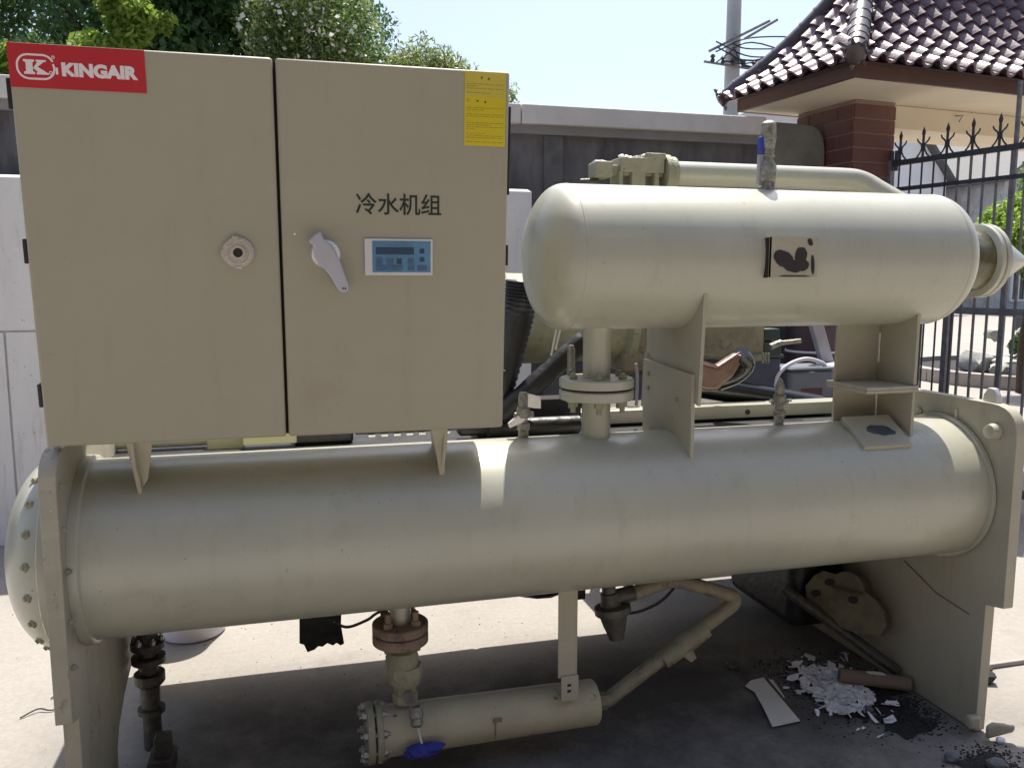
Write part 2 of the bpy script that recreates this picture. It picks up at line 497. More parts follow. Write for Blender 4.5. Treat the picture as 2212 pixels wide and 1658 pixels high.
# ------------------------------------------------------------------ ground
def ground():
    m = bpy.data.materials.new('sunlit worn concrete')
    m.use_nodes = True
    nt = m.node_tree
    N, L = nt.nodes, nt.links
    b = N['Principled BSDF']
    b.inputs['Roughness'].default_value = 0.8
    tc = N.new('ShaderNodeTexCoord')
    def noise(sc, det=8, ro=0.6):
        n = N.new('ShaderNodeTexNoise')
        n.inputs['Scale'].default_value = sc
        n.inputs['Detail'].default_value = det
        n.inputs['Roughness'].default_value = ro
        L.new(tc.outputs['Object'], n.inputs['Vector'])
        return n
    def ramp(inp, p0, p1, c0, c1):
        r = N.new('ShaderNodeValToRGB')
        r.color_ramp.elements[0].position = p0
        r.color_ramp.elements[1].position = p1
        r.color_ramp.elements[0].color = list(c0) + [1]
        r.color_ramp.elements[1].color = list(c1) + [1]
        L.new(inp, r.inputs['Fac'])
        return r.outputs['Color']
    def mix(fac, a, bcol, mode='MIX'):
        x = N.new('ShaderNodeMix')
        x.data_type = 'RGBA'
        x.blend_type = mode
        if isinstance(fac, float):
            x.inputs[0].default_value = fac
        else:
            L.new(fac, x.inputs[0])
        L.new(a, x.inputs[6])
        if isinstance(bcol, tuple):
            x.inputs[7].default_value = list(bcol) + [1]
        else:
            L.new(bcol, x.inputs[7])
        return x.outputs[2]
    base = ramp(noise(0.9).outputs['Fac'], 0.3, 0.7, (0.29, 0.268, 0.238), (0.36, 0.336, 0.300))
    fine = ramp(noise(38, 9, 0.8).outputs['Fac'], 0.30, 0.62, (0.62, 0.62, 0.62), (1.0, 1.0, 1.0))
    c = mix(0.6, base, fine, 'MULTIPLY')
    st = ramp(noise(2.3, 9, 0.72).outputs['Fac'], 0.56, 0.78, (0, 0, 0), (0.55, 0.55, 0.55))
    c = mix(st, c, (0.17, 0.15, 0.13))
    # hairline cracks
    vo = N.new('ShaderNodeTexVoronoi')
    vo.feature = 'DISTANCE_TO_EDGE'
    vo.inputs['Scale'].default_value = 0.55
    nz = noise(2.0, 5, 0.6)
    ad = N.new('ShaderNodeVectorMath')
    ad.operation = 'ADD'
    L.new(tc.outputs['Object'], ad.inputs[0])
    L.new(nz.outputs['Color'], ad.inputs[1])
    L.new(ad.outputs[0], vo.inputs['Vector'])
    cr = ramp(vo.outputs['Distance'], 0.0, 0.006, (1, 1, 1), (0, 0, 0))
    crk = ramp(noise(0.8).outputs['Fac'], 0.5, 0.62, (0, 0, 0), (0.6, 0.6, 0.6))
    crm = mix(1.0, cr, crk, 'MULTIPLY')
    c = mix(crm, c, (0.17, 0.15, 0.13))
    # extra shade painted into the slab colour below the machine, with ragged edges
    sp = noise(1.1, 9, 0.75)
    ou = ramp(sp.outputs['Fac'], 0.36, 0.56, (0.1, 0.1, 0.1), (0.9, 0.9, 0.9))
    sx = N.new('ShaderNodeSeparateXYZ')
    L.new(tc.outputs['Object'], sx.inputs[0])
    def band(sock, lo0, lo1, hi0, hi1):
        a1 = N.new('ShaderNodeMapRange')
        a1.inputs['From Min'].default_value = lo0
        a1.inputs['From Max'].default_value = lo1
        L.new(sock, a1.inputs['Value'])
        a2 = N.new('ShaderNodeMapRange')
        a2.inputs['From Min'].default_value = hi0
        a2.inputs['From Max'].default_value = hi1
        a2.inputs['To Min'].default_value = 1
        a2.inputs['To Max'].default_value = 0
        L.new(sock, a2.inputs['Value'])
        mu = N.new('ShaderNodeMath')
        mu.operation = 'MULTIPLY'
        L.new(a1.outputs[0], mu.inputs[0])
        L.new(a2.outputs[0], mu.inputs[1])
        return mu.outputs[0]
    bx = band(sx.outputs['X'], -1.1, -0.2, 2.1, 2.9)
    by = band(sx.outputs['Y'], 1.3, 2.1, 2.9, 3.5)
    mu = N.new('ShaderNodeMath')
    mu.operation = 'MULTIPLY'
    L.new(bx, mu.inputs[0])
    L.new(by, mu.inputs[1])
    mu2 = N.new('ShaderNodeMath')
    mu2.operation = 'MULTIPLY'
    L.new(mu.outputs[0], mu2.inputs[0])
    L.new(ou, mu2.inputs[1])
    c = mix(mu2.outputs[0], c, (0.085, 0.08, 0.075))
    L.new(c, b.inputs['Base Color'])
    bp = N.new('ShaderNodeBump')
    bp.inputs['Strength'].default_value = 0.35
    bp.inputs['Distance'].default_value = 0.01
    L.new(noise(30, 8, 0.7).outputs['Fac'], bp.inputs['Height'])
    L.new(bp.outputs[0], b.inputs['Normal'])
    mb = MB()
    n = 12
    xs = [-300, -60, -12, -4, 0, 3, 8, 20, 60, 300]
    ys = [-200, -30, -5, 0, 2, 4, 7, 15, 40, 400]
    vs = [(x, y, 0) for y in ys for x in xs]
    fs = [(j * 10 + i, j * 10 + i + 1, (j + 1) * 10 + i + 1, (j + 1) * 10 + i) for j in range(9) for i in range(9)]
    mb.add(vs, fs)
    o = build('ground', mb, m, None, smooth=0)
    o['kind'] = 'structure'
ground()

# ================================================================== THE CHILLER
CX = (0.87, 2.9, 0.0)
ch = thing('chiller', CX, 'beige water chiller with control cabinet, long shell and upper tank standing on concrete', 'machine')
SY, SZ, SR = 2.482, 0.847, 0.25     # front shell axis and radius

# front shell
mb = MB()
mb.lathe((-0.560, SY, SZ), (1, 0, 0), [(0, SR), (2.858, SR)], 128, True)
shell = build('condenser_shell', mb, M['paint'], ch)
for x0, x1, r in ((-0.5615, -0.535, 0.262), (2.278, 2.2985, 0.262)):
    mb = MB()
    mb.lathe((x0, SY, SZ), (1, 0, 0), [(0, r), (x1 - x0 - .004, r), (x1 - x0, r - .006)], 96, True)
    build('end_ring', mb, M['paint'], shell)
# tube plates
def rounded(poly_pts, rad, n=7):
    """round chosen corners: poly_pts = (y, z, round?)"""
    out = []
    N_ = len(poly_pts)
    for i, (y, z, r) in enumerate(poly_pts):
        if not r:
            out.append((y, z))
            continue
        p = Vector((y, z)); a = Vector(poly_pts[i - 1][:2]); b = Vector(poly_pts[(i + 1) % N_][:2])
        da = (a - p).normalized(); db = (b - p).normalized()
        for k in range(n + 1):
            t = k / n
            q = (p + da * r) * (1 - t) ** 2 + p * 2 * t * (1 - t) + (p + db * r) * t * t
            out.append((q.x, q.y))
    return out

def tube_plate(x, side, label):
    mb = MB()
    if side < 0:
        pts = [(2.25, 0, 0), (2.25, .465, 0), (2.185, .485, 0), (2.185, 1.177, .10), (3.02, 1.177, .06), (3.08, 1.06, 0), (3.66, 1.06, .10), (3.66, .485, 0),
               (3.60, .465, 0), (3.60, 0, 0), (3.27, 0, 0), (3.25, .22, 0), (3.15, .295, 0), (3.0, .30, 0), (2.81, .25, 0), (2.70, .195, 0), (2.655, .14, 0), (2.655, 0, 0)]
    else:
        pts = [(2.24, 0.008, 0), (2.235, .475, 0), (2.162, .490, 0), (2.162, 1.177, .11), (3.02, 1.177, .06), (3.08, 1.06, 0), (3.66, 1.06, .10), (3.66, .49, 0),
               (3.60, .475, 0), (3.60, 0, 0)]
    poly = rounded(pts, .1)
    mb.prism(poly, (x, 0, 0), (0, 1, 0), (0, 0, 1), 0.04)
    o = build('tube_plate', mb, M['plate_worn'] if side < 0 else M['plate'], ch, bevel=0.002, smooth=50, label=label)
    return o
tpl = tube_plate(-0.602, -1, 'left tube plate carrying both shells')
tpr = tube_plate(2.30, 1, 'right tube plate carrying both shells')

# hex nut / bolt
def hexbolt(mb, p, axis, r=0.012, h=0.012, stud=0.0, sr=None):
    mb.lathe(p, axis, [(0, r), (h * .85, r), (h, r * .85)], 6, True)
    if stud:
        a = Vector(axis).normalized()
        mb.cyl(Vector(p) + a * h, Vector(p) + a * (h + stud), sr or r * .5, seg=8)

# end caps
mb = MB()
mb.lathe((-0.604, SY, SZ), (-1, 0, 0), [(0, .270), (.022, .270), (.026, .266)], 80, True)
capf = build('end_cap', mb, M['paint'], ch, label='domed left water box cover')
mb = MB()
prof = [(0.026 + .125 * sin(t), .262 * cos(t)) for t in [i / 16 * pi / 2 for i in range(17)]]
mb.lathe((-0.604, SY, SZ), (-1, 0, 0), prof, 80, True)
build('dome', mb, M['paint'], capf)
for k in range(20):
    an = 2 * pi * (k + .5) / 20
    mb = MB()
    p = (-0.648, SY + .248 * cos(an), SZ + .248 * sin(an))
    hexbolt(mb, p, (-.75, .66 * cos(an), .66 * sin(an)), .013, .014, .006)
    build('bolt', mb, M['cast'], capf)
mb = MB()
mb.lathe((2.342, SY, SZ), (1, 0, 0), [(0, .268), (.03, .268), (.034, .262)] + [(0.034 + .085 * sin(t), .238 * cos(t)) for t in [i / 10 * pi / 2 for i in range(11)]], 64, True)
build('end_cap', mb, M['paint'], ch, label='domed right water box cover')

# studs / marks on tube plates
def studs(parent, x, s, pts):
    for (y, z, r) in pts:
        mb = MB()
        hexbolt(mb, (x, y, z), (s, 0, 0), r, .010, .004)
        build('bolt', mb, M['cast'], parent)
studs(tpl, -0.5615, 1, [(2.215, .62, .008), (2.215, .74, .008), (2.215, .87, .008), (2.212, .98, .008), (2.215, 1.09, .008)])
studs(tpr, 2.2995, -1, [(2.71, 1.125, .010), (2.60, 1.10, .016), (2.84, 1.12, .010)])
mb = MB()
mb.lathe((2.298, 2.245, 1.085), (-1, 0, 0), [(0, .028), (.012, .028), (.03, .024), (.034, .012)], 20)
build('lifting_boss', mb, M['paint'], tpr)
mb = MB()
mb.cyl((2.297, 2.42, 1.135), (2.297, 2.42, 1.075), .006, seg=8)
build('weld_bead', mb, M['paint'], tpr)
# lifting lugs on top edges
for x, y in ((2.32, 2.30), (2.32, 2.78), (-.582, 2.30)):
    mb = MB()
    prof = [(-.035, 0), (.035, 0), (.03, .03), (.012, .055), (-.012, .055), (-.03, .03)]
    mb.prism(prof, (x, y, 1.170), (0, 1, 0), (0, 0, 1), .02)
    build('lifting_lug', mb, M['alu_white'] if x > 0 else M['paint'], tpr if x > 0 else tpl, bevel=.003)

# rear evaporator shell, wrapped in black foam
EY, EZ, ER = 3.35, 0.745, 0.285
mb = MB()
mb.lathe((-0.56, EY, EZ), (1, 0, 0), [(0, ER), (.5, ER + .004), (1.0, ER - .003), (1.4, ER + .004), (1.42, ER - .006), (1.44, ER + .003), (2.0, ER), (2.858, ER)], 56, True)
ev = build('evaporator_shell', mb, M['insul'], ch)
mb = MB()
mb.blob((.95, 3.10, .44), (.20, .12, .125), .05, 3)
build('insulation_bulge', mb, M['insul'], ev)
mb = MB()
mb.bb(.88 + .18, 1.13, 3.05, 3.09, .30, .46)
mb.bb(1.00, 1.20, 3.06, 3.10, .36, .47)
build('insulation_strip', mb, M['insul'], ev, bevel=.008)
slab_ = MB(); slab_.bb(-.56, 2.295, 2.78, 3.17, 1.020, 1.034)
build('shadow_deck', slab_, M['insul'], ch)  # added plate hidden behind the shell; its shadow closes a lit gap below
# hanging torn flap
mb = MB()
e = [(0, .385), (.155, .385), (.150, .30), (.160, .225), (.146, .219), (.132, .231), (.118, .222), (.098, .234), (.08, .222), (.064, .226), (.05, .214), (.024, .207), (.012, .238), (-.004, .245)]
mb.prism(e, (0, 3.055, 0), (1, 0, 0), (0, 0, 1), -.012)
build('torn_flap', mb, M['insul'], ev, bevel=.002)

# ---------------------------------------------------------------- upper separator tank
TY, TZ, TR = 2.482, 1.6626, 0.225
mb = MB()
prof = [(0.823 - .1125 * cos(t), TR * sin(t)) for t in [i / 20 * pi / 2 for i in range(1, 21)]]
prof += [(2.165 + .1125 * sin(t), TR * cos(t)) for t in [i / 20 * pi / 2 for i in range(0, 20)]]
mb.lathe((0, TY, TZ), (1, 0, 0), prof, 112, True)
tank = build('separator_tank', mb, M['paint'], ch, smooth=60)
for x in (0.825, 2.160):
    mb = MB()
    mb.lathe((x, TY, TZ), (1, 0, 0), [(0, TR - .002), (.003, TR + .001), (.007, TR + .001), (.010, TR - .002)], 96, False)
    build('weld_seam', mb, M['paint'], tank)
# name plate holder
mb = MB()
mb.bb(1.405, 1.570, 2.2385, 2.2425, 1.602, 1.722)
mb.bb(1.405, 1.409, 2.2385, 2.268, 1.602, 1.722)
mb.bb(1.566, 1.570, 2.2425, 2.268, 1.602, 1.722)
mb.bb(1.409, 1.566, 2.2425, 2.262, 1.7185, 1.722)
pshade = MB(); pshade.bb(1.4015, 1.4045, 2.245, 2.27, 1.600, 1.720)  # dark strip painted as the shadow along the plate's left edge
build('plate_shadow', pshade, M['residue'], ch)
npl = build('name_plate', mb, M['plate'], ch, label='bare name plate holder with dark glue residue')
def flat_patch(name, poly, o, ex, ey, t, m, parent):
    q = MB()
    q.prism(poly, o, ex, ey, t)
    return build(name, q, m, parent, smooth=0)
def oval(cx_, cy_, rx, ry, an=0, n=18, jit=0.0):
    out = []
    for k in range(n):
        a = 2 * pi * k / n
        j = 1 + random.uniform(-jit, jit)
        x, y = rx * cos(a) * j, ry * sin(a) * j
        out.append((cx_ + x * cos(an) - y * sin(an), cy_ + x * sin(an) + y * cos(an)))
    return out
for pl in (oval(1.452, 1.656, .036, .024, -.45, 22, .06), oval(1.484, 1.636, .034, .019, -.15, 22, .06), oval(1.511, 1.668, .021, .024, 0, 22, .06),
           oval(1.520, 1.637, .019, .016, .4, 22, .06)):
    flat_patch('residue', pl, (0, 2.2383 - .0002 * pl[0][0], 0), (1, 0, 0), (0, 0, 1), .0012 + .0004 * pl[0][0], M['residue'], npl)
flat_patch('residue', oval(1.553, 1.640, .006, .030, .08), (0, 2.2380, 0), (1, 0, 0), (0, 0, 1), .0012, M['residue'], npl)
flat_patch('residue', oval(1.541, 1.708, .008, .012, .5), (0, 2.2380, 0), (1, 0, 0), (0, 0, 1), .0012, M['residue'], npl)
flat_patch('residue', [(1.437, 1.6035), (1.548, 1.6035), (1.53, 1.607), (1.45, 1.6075)], (0, 2.2376, 0), (1, 0, 0), (0, 0, 1), .0012, M['residue'], npl)

# right nozzle, flange and check valve
TYN, TZN = 2.70, 1.6655
nz = MB()
nz.lathe((2.40, TYN, TZN), (1, 0, 0), [(0, .118), (.22, .118)], 48)
noz = build('tank_nozzle', nz, mat('glossy olive painted nozzle', (0.12, 0.105, 0.05), 0.22, var=.45, vscale=14, bump=.5, bscale=26, coat=.5), ch)
nz = MB()
nz.lathe((2.590, TYN, TZN), (1, 0, 0), [(0, .138), (.003, .143), (.020, .143), (.023, .139)], 56)
build('nozzle_flange', nz, M['paint'], noz)
nz = MB()
nz.lathe((2.617, TYN, TZN), (1, 0, 0), [(0, .139), (.003, .143), (.020, .143), (.026, .128), (.034, .108), (.07, .098), (.15, .055), (.22, .018), (.235, .006)], 56)
build('check_valve', nz, M['paint'], noz)
nz = MB()
nz.lathe((2.6135, TYN, TZN), (1, 0, 0), [(0, .136), (.003, .136)], 40)
build('gasket', nz, M['gasket'], noz)

# neck between the tank and the shell
NX = 0.946
mb = MB()
mb.lathe((NX, TY, 1.283), (0, 0, 1), [(0, .0445), (.12, .0445), (.17, .050), (.20, .06)], 40)
nk = build('neck_pipe', mb, M['paint'], ch)
mb = MB()
mb.lathe((NX, TY, 1.070), (0, 0, 1), [(0, .052), (.03, .047), (.16, .0455)], 40)
build('neck_pipe', mb, M['paint'], ch)
for z0, z1, nm in ((1.2535, 1.2835, 'neck_flange'), (1.215, 1.2465, 'neck_flange')):
    mb = MB()
    mb.lathe((NX, TY, z0), (0, 0, 1), [(0, .117), (.003, .120), (z1 - z0 - .004, .120), (z1 - z0, .115)], 56)
    f_ = build(nm, mb, M['paint'], ch)
mb = MB()
mb.lathe((NX, TY, 1.2465), (0, 0, 1), [(0, .114), (.007, .114)], 40)
build('gasket', mb, M['gasket'], f_)
for k in range(6):
    an = 2 * pi * (k + .25) / 6
    x, y = NX + .090 * cos(an), TY + .090 * sin(an)
    mb = MB()
    hexbolt(mb, (x, y, 1.2835), (0, 0, 1), .013, .013, .006, .008)
    hexbolt(mb, (x, y, 1.215), (0, 0, -1), .016, .020, .018, .009)
    mb.cyl((x, y, 1.2), (x, y, 1.29), .008, seg=8)
    build('bolt', mb, M['cast'], f_)

# supports between tank and shell
mb = MB()
mb.prism([(2.284, 1.56), (2.306, 1.205), (2.66, 1.33), (2.692, 1.345), (2.70, 1.60)], (1.2135, 0, 0), (0, 1, 0), (0, 0, 1), .012)
build('saddle_plate', mb, M['plate'], ch, bevel=.001)
mb = MB()
mb.prism([(2.318, 1.015), (2.324, 1.302), (2.693, 1.318), (2.687, 1.00)], (1.2005, 0, 0), (0, 1, 0), (0, 0, 1), .0125)
sp1 = build('saddle_plate', mb, M['plate'], ch, bevel=.001)
for y, z in ((2.64, 1.27), (2.64, 1.22), (2.42, 1.21)):
    mb = MB()
    hexbolt(mb, (1.2003, y, z), (-1, 0, 0), .008, .006)
    build('bolt', mb, M['cast'], sp1)
def slab(name, x0, x1, y0, y1, z0, z1, m=None, parent=None, bev=.0015, label=None):
    q = MB()
    q.bb(x0, x1, y0, y1, z0, z1)
    return build(name, q, m or M['plate'], parent or ch, bevel=bev, label=label)
slab('saddle_plate', 2.046, 2.058, 2.350, 2.560, 1.2365, 1.545)
slab('saddle_plate', 2.046, 2.058, 2.352, 2.560, 1.015, 1.2135)
slab('saddle_web', 1.868, 2.0455, 2.530, 2.540, 1.2365, 1.475)
slab('saddle_web', 1.868, 2.0455, 2.530, 2.540, 1.04, 1.2135)
slab('saddle_shelf', 1.855, 2.062, 2.342, 2.560, 1.2255, 1.236)
slab('saddle_shelf', 1.855, 2.062, 2.342, 2.560, 1.214, 1.2250)
for z0, z1 in ((1.30, 1.405), (1.10, 1.19)):
    mb = MB()
    mb.cyl((2.0435, 2.528, z0), (2.0435, 2.528, z1), .0035, seg=8)
    build('weld_bead', mb, M['alu_white'], sp1)
R = Matrix.Rotation(radians(-33), 3, 'X')
mb = MB()
mb.box((1.925, 2.372, 1.078), (.19, .15, .016), R.inverted())
pad = build('base_pad', mb, M['plate'], ch, bevel=.002, label='pad with a smeared blue grey patch')
pa = R.inverted()
q = MB()
q.prism(oval(0, 0, .052, .025, -.2, 20, .12), Vector((1.925, 2.372, 1.078)) + pa @ Vector((.01, .0, .0082)), pa @ Vector((1, 0, 0)), pa @ Vector((0, 1, 0)), .001)
build('smear', q, mat('blue grey smear', (.055, .075, .085), .35, var=.5, vscale=30), pad, smooth=0)

# service valves standing on the shells
def service_valve(p, h, kind):
    x, y, z = p
    mb = MB()
    mb.lathe((x, y, z), (0, 0, 1), [(0, .017), (h * .22, .0165), (h * .24, .021), (h * .36, .021), (h * .38, .014), (h * .46, .014), (h * .48, .022), (h * .58, .024), (h * .66, .020)], 14)
    o = build('service_valve', mb, M['brass_grey'], ch)
    mb = MB()
    if kind == 'cap':
        mb.lathe((x, y, z + h * .66), (0, 0, 1), [(0, .014), (h * .08, .0165), (h * .2, .015), (h * .30, .008), (h * .34, .003)], 6)
    else:
        mb.lathe((x, y, z + h * .66), (0, 0, 1), [(0, .016), (h * .24, .017), (h * .30, .012)], 8)
    build('valve_cap', mb, M['brass_grey'], o)
    mb = MB()
    mb.cyl((x - .03, y - .004, z + h * .52), (x + .033, y + .004, z + h * .52), .0095, seg=8)
    build('side_port', mb, M['brass_grey'], o)
    return o
v1 = service_valve((0.707, 2.50, 1.083), .165, 'hex')
mb = MB()
mb.prism([(0, 0), (.045, -.012), (.045, -.05), (.0, -.045)], (.718, 2.49, 1.238), (1, 0, 0), (0, 0, 1), -.014)
mb.prism([(0, 0), (.02, .02), (-.015, .024), (-.045, .0), (-.04, -.014)], (.70, 2.485, 1.145), (1, 0, 0), (0, 0, 1), -.016)
build('valve_lever', mb, M['alu_white'], v1, bevel=.002)
service_valve((1.628, 2.50, 1.083), .175, 'cap')
mb = MB()
mb.cyl((1.592, 2.503, 1.178), (1.675, 2.503, 1.178), .006, seg=8)
build('capillary_stub', mb, M['alu_white'], v1)

# top safety valve with blue lever
mb = MB()
x, y = 1.527, 2.47
mb.lathe((x, y, 1.865), (0, 0, 1), [(0, .022), (.03, .021), (.032, .016), (.045, .016), (.047, .026), (.06, .031), (.10, .030), (.118, .018), (.125, .018), (.127, .024), (.132, .024), (.134, .019), (.185, .026), (.232, .024), (.240, .016)], 10)
tv = build('safety_valve', mb, M['brass_grey'], ch)
mb = MB()
mb.bb(x - .034, x - .016, y - .01, y + .012, 2.0, 2.055)
build('lever_grip', mb, M['bluecap'], tv, bevel=.004)
mb = MB()
mb.bb(x - .034, x - .018, y - .008, y + .01, 1.90, 1.999)
mb.bb(x + .02, x + .031, y - .004, y + .01, 1.88, 1.965)
build('lever_arm', mb, M['grey_steel'], tv, bevel=.003)
mb = MB()
mb.tube(spline([(x + .004, y - .015, 1.876), (x + .012, y - .035, 1.868), (x + .022, y - .058, 1.852), (x + .028, y - .078, 1.838)]), .011, 10)
build('sealant_blob', mb, M['alu_white'], tv)

# ---------------------------------------------------------------- control cabinet
CABL = (-0.585, 2.22, 1.188)
TH, PS = 0.0892, -0.0176
CW, CH_, CD = 1.1485, 0.934, 0.33
cab = MB()
cab.bb(0.006, CW - .006, 0.021, CD, 0.004, CH_ - .004)
me_cab = build('control_cabinet', cab, M['cabinet'], ch, bevel=.003, local=True, label='large two door control cabinet leaning slightly forward')
me_cab.location = Vector(CABL) - Vector(CX)
me_cab.rotation_euler = (TH, 0, PS)
def csub(name, q, m, bevel=0.0, label=None, smooth=35):
    return build(name, q, m, me_cab, bevel=bevel, local=True, label=label, smooth=smooth)
def door(x0, x1):
    q = MB()
    q.bb(x0, x1, 0.0, 0.0205, 0.0, CH_)
    return csub('cabinet_door', q, M['cabinet'], bevel=.0065)
door(0.0, 0.5665)
door(0.5735, CW)
q = MB()
q.bb(0.560, 0.581, 0.0206, 0.0208, 0.004, CH_ - .004)
csub('door_seal', q, M['gasket'])
# hinges
for z0, z1 in ((.791, .858), (.446, .503), (.100, .157)):
    q = MB()
    q.bb(-.009, .0, .004, .03, z0, z1)
    csub('hinge', q, M['black'], bevel=.002)
for z0, z1 in ((.63, .852), (.446, .501), (.10, .16)):
    q = MB()
    q.bb(CW, CW + .006, .003, .03, z0, z1)
    csub('hinge', q, M['black'], bevel=.002)
# red brand sign
def vinyl(name, x0, z0, x1, z1, y, m, bev=0.0, label=None):
    q = MB()
    q.bb(x0, x1, y, -.0002, z0, z1)
    return csub(name, q, m, label=label, smooth=0)
vinyl('brand_sign', 0.0015, .8385, .2845, .9325, -.0016, M['red'], label='red brand sign with white KINGAIR lettering')
# emblem: open rounded ring plus heavy K
def ring_path(cx_, cz_, hw, hh, rad, a0, a1, n=48):
    pts = []
    seg = []
    def arc(ox, oz, s, e_):
        for k in range(9):
            a = s + (e_ - s) * k / 8
            seg.append((ox + rad * cos(a), oz + rad * sin(a)))
    arc(cx_ + hw - rad, cz_ + hh - rad, radians(25), radians(90))
    arc(cx_ - hw + rad, cz_ + hh - rad, radians(90), radians(180))
    arc(cx_ - hw + rad, cz_ - hh + rad, radians(180), radians(270))
    arc(cx_ + hw - rad, cz_ - hh + rad, radians(270), radians(385))
    return seg
seg_ = ring_path(.0565, .8835, .0375, .0255, .023, 0, 0)
q = MB()
wd = .0042
for side in (0,):
    n = len(seg_)
    L_, R_ = [], []
    for i in range(n):
        a = Vector(seg_[max(0, i - 1)]); b = Vector(seg_[min(n - 1, i + 1)])
        t = (b - a).normalized(); nn = Vector((-t.y, t.x))
        p = Vector(seg_[i])
        L_.append(p + nn * wd / 2); R_.append(p - nn * wd / 2)
    vs = [(p.x, -.0024, p.y) for p in L_] + [(p.x, -.0024, p.y) for p in R_] + [(p.x, -.0015, p.y) for p in L_] + [(p.x, -.0015, p.y) for p in R_]
    fs = []
    for i in range(n - 1):
        fs += [(i, i + 1, n + i + 1, n + i), (2 * n + i, 3 * n + i, 3 * n + i + 1, 2 * n + i + 1), (i, 2 * n + i, 2 * n + i + 1, i + 1), (n + i, n + i + 1, 3 * n + i + 1, 3 * n + i)]
    q.add(vs, fs)
csub('emblem_ring', q, M['whitev'], smooth=0)
q = MB()   # heavy serif K made of polygons
def kpoly(pl):
    q.prism([(.032 + x * .046, .8675 + z * .031) for x, z in pl], (0, -.0016, 0), (1, 0, 0), (0, 0, 1), .0009)
kpoly([(0, 0), (.48, 0), (.48, .14), (.40, .2), (.40, .80), (.48, .86), (.48, 1), (0, 1), (0, .86), (.10, .8), (.10, .2), (0, .14)])
kpoly([(.405, .40), (.62, .86), (.55, .88), (.55, 1), (1.0, 1), (1.0, .88), (.90, .86), (.62, .52), (1.02, .14), (1.08, .12), (1.08, 0), (.55, 0), (.55, .12), (.62, .14), (.47, .36)])
csub('emblem_letter', q, M['whitev'], smooth=0)
q = MB()
for cx_, cz_, r in ((.0865, .872, .004), (.0935, .9055, .0035)):
    a = oval(cx_, cz_, r, r)
    b = oval(cx_, cz_, r * .55, r * .55)
    n = len(a)
    q.add([(x, -.0026, z) for x, z in a] + [(x, -.0026, z) for x, z in b], [(i, (i + 1) % n, n + (i + 1) % n, n + i) for i in range(n)])
q.prism([(.0965, .8695), (.1015, .8695), (.1015, .884), (.0965, .884)], (0, -.0016, 0), (1, 0, 0), (0, 0, 1), .0008)
csub('emblem_marks', q, M['whitev'], smooth=0)
lt = text_mesh('brand_lettering', 'KINGAIR', .0368, M['whitev'], me_cab, (.1085, -.0022, .8685), offset=.0022, sx=1.07, extr=.0005)
# lettering below
text_mesh('door_lettering', '冷水机组', .056, M['ink'], me_cab, (.755, -.0006, .5785), offset=.0007, sx=.98, extr=.0004)
# yellow sticker
q = MB()
q.bb(1.0315, 1.1385, -.0012, -.0002, .7505, .8705)
csub('warning_sticker', q, M['yellow'], smooth=0)
q = MB()
q.bb(1.0315, 1.1385, -.0012, -.0002, .8705, .9305)
csub('warning_sticker', q, M['yellow_pale'], smooth=0)
q = MB()
rr = random.Random(4)
for x0, z0 in ((1.072, .913), (1.090, .911)):
    for k in range(5):
        q.bb(x0 + rr.uniform(0, .004), x0 + rr.uniform(.004, .0075), -.0018, -.0013, z0 + k * .0015, z0 + k * .0015 + .0008)
for x0, z0 in ((1.063, .858), (1.083, .856)):
    q.bb(x0, x0 + .004, -.0018, -.0013, z0, z0 + .004)
csub('sticker_print', q, M['ink'], smooth=0)
q = MB()
z = .900
while z > .757:
    x = 1.037
    if not (.868 < z < .874) and rr.random() > .25:
        while x < 1.131:
            l = rr.uniform(.004, .016)
            q.bb(x, min(x + l, 1.133), -.0016, -.0013, z, z + .0011)
            x += l + rr.uniform(.001, .004)
            if rr.random() < .1:
                break
    z -= .0052
csub('sticker_print', q, M['ink_grey'], smooth=0)
q = MB(); q.blob((.605, -.0004, .5225), (.0035, .0006, .003), .3, 1)
csub('paint_fleck', q, M['whitev'], smooth=0)
# round lock plate
q = MB()
q.lathe((.469, 0, .476), (0, -1, 0), [(0, .0385), (.006, .0385), (.009, .036), (.009, .026), (.007, .024), (.007, .020), (.010, .018), (.010, .0115)], 48, False)
lk = csub('lock_plate', q, M['lock'])
q = MB()
q.lathe((.469, 0, .476), (0, -1, 0), [(.001, .012), (.0045, .012)], 28)
csub('lock_hole', q, M['black'])
q = MB()
q.bb(.457, .472, -.013, -.008, .508, .5165)
q.bb(.462, .478, -.012, -.004, .436, .444)
q.bb(.4295, .436, -.011, -.006, .466, .484)
q.tube([(.469 + .031 * cos(a), -.0085, .476 + .031 * sin(a)) for a in [radians(d) for d in range(-5, 62, 6)]], .0022, 6)
csub('lock_tab', q, M['lock'], bevel=.001)
# rotary handle
q = MB()
q.lathe((.679, 0, .474), (0, -1, 0), [(0, .0375), (.004, .0375), (.008, .0355), (.018, .034), (.022, .030)], 44)
csub('handle_base', q, M['alu_white'])
q = MB()
# lever seen from the front: block at upper left, round hub, long arm to lower right
arm = [(.652, .5235), (.668, .532), (.674, .514), (.690, .502), (.7005, .486), (.712, .462), (.7325, .400), (.7335, .388), (.727, .3785), (.717, .377), (.709, .382), (.688, .420), (.672, .441), (.661, .452), (.652, .470), (.6515, .488), (.648, .497), (.6365, .506)]
q.prism(arm, (0, -.022, 0), (1, 0, 0), (0, 0, 1), .016)
csub('rotary_handle', q, M['alu'], bevel=.004, label='grey metal lever handle pointing down right')
q = MB()
for x in (.719, .7245):
    q.lathe((x, -.0382, .3905), (0, -1, 0), [(0, .0022), (.0008, .0022)], 10)
csub('handle_screw', q, M['black'])
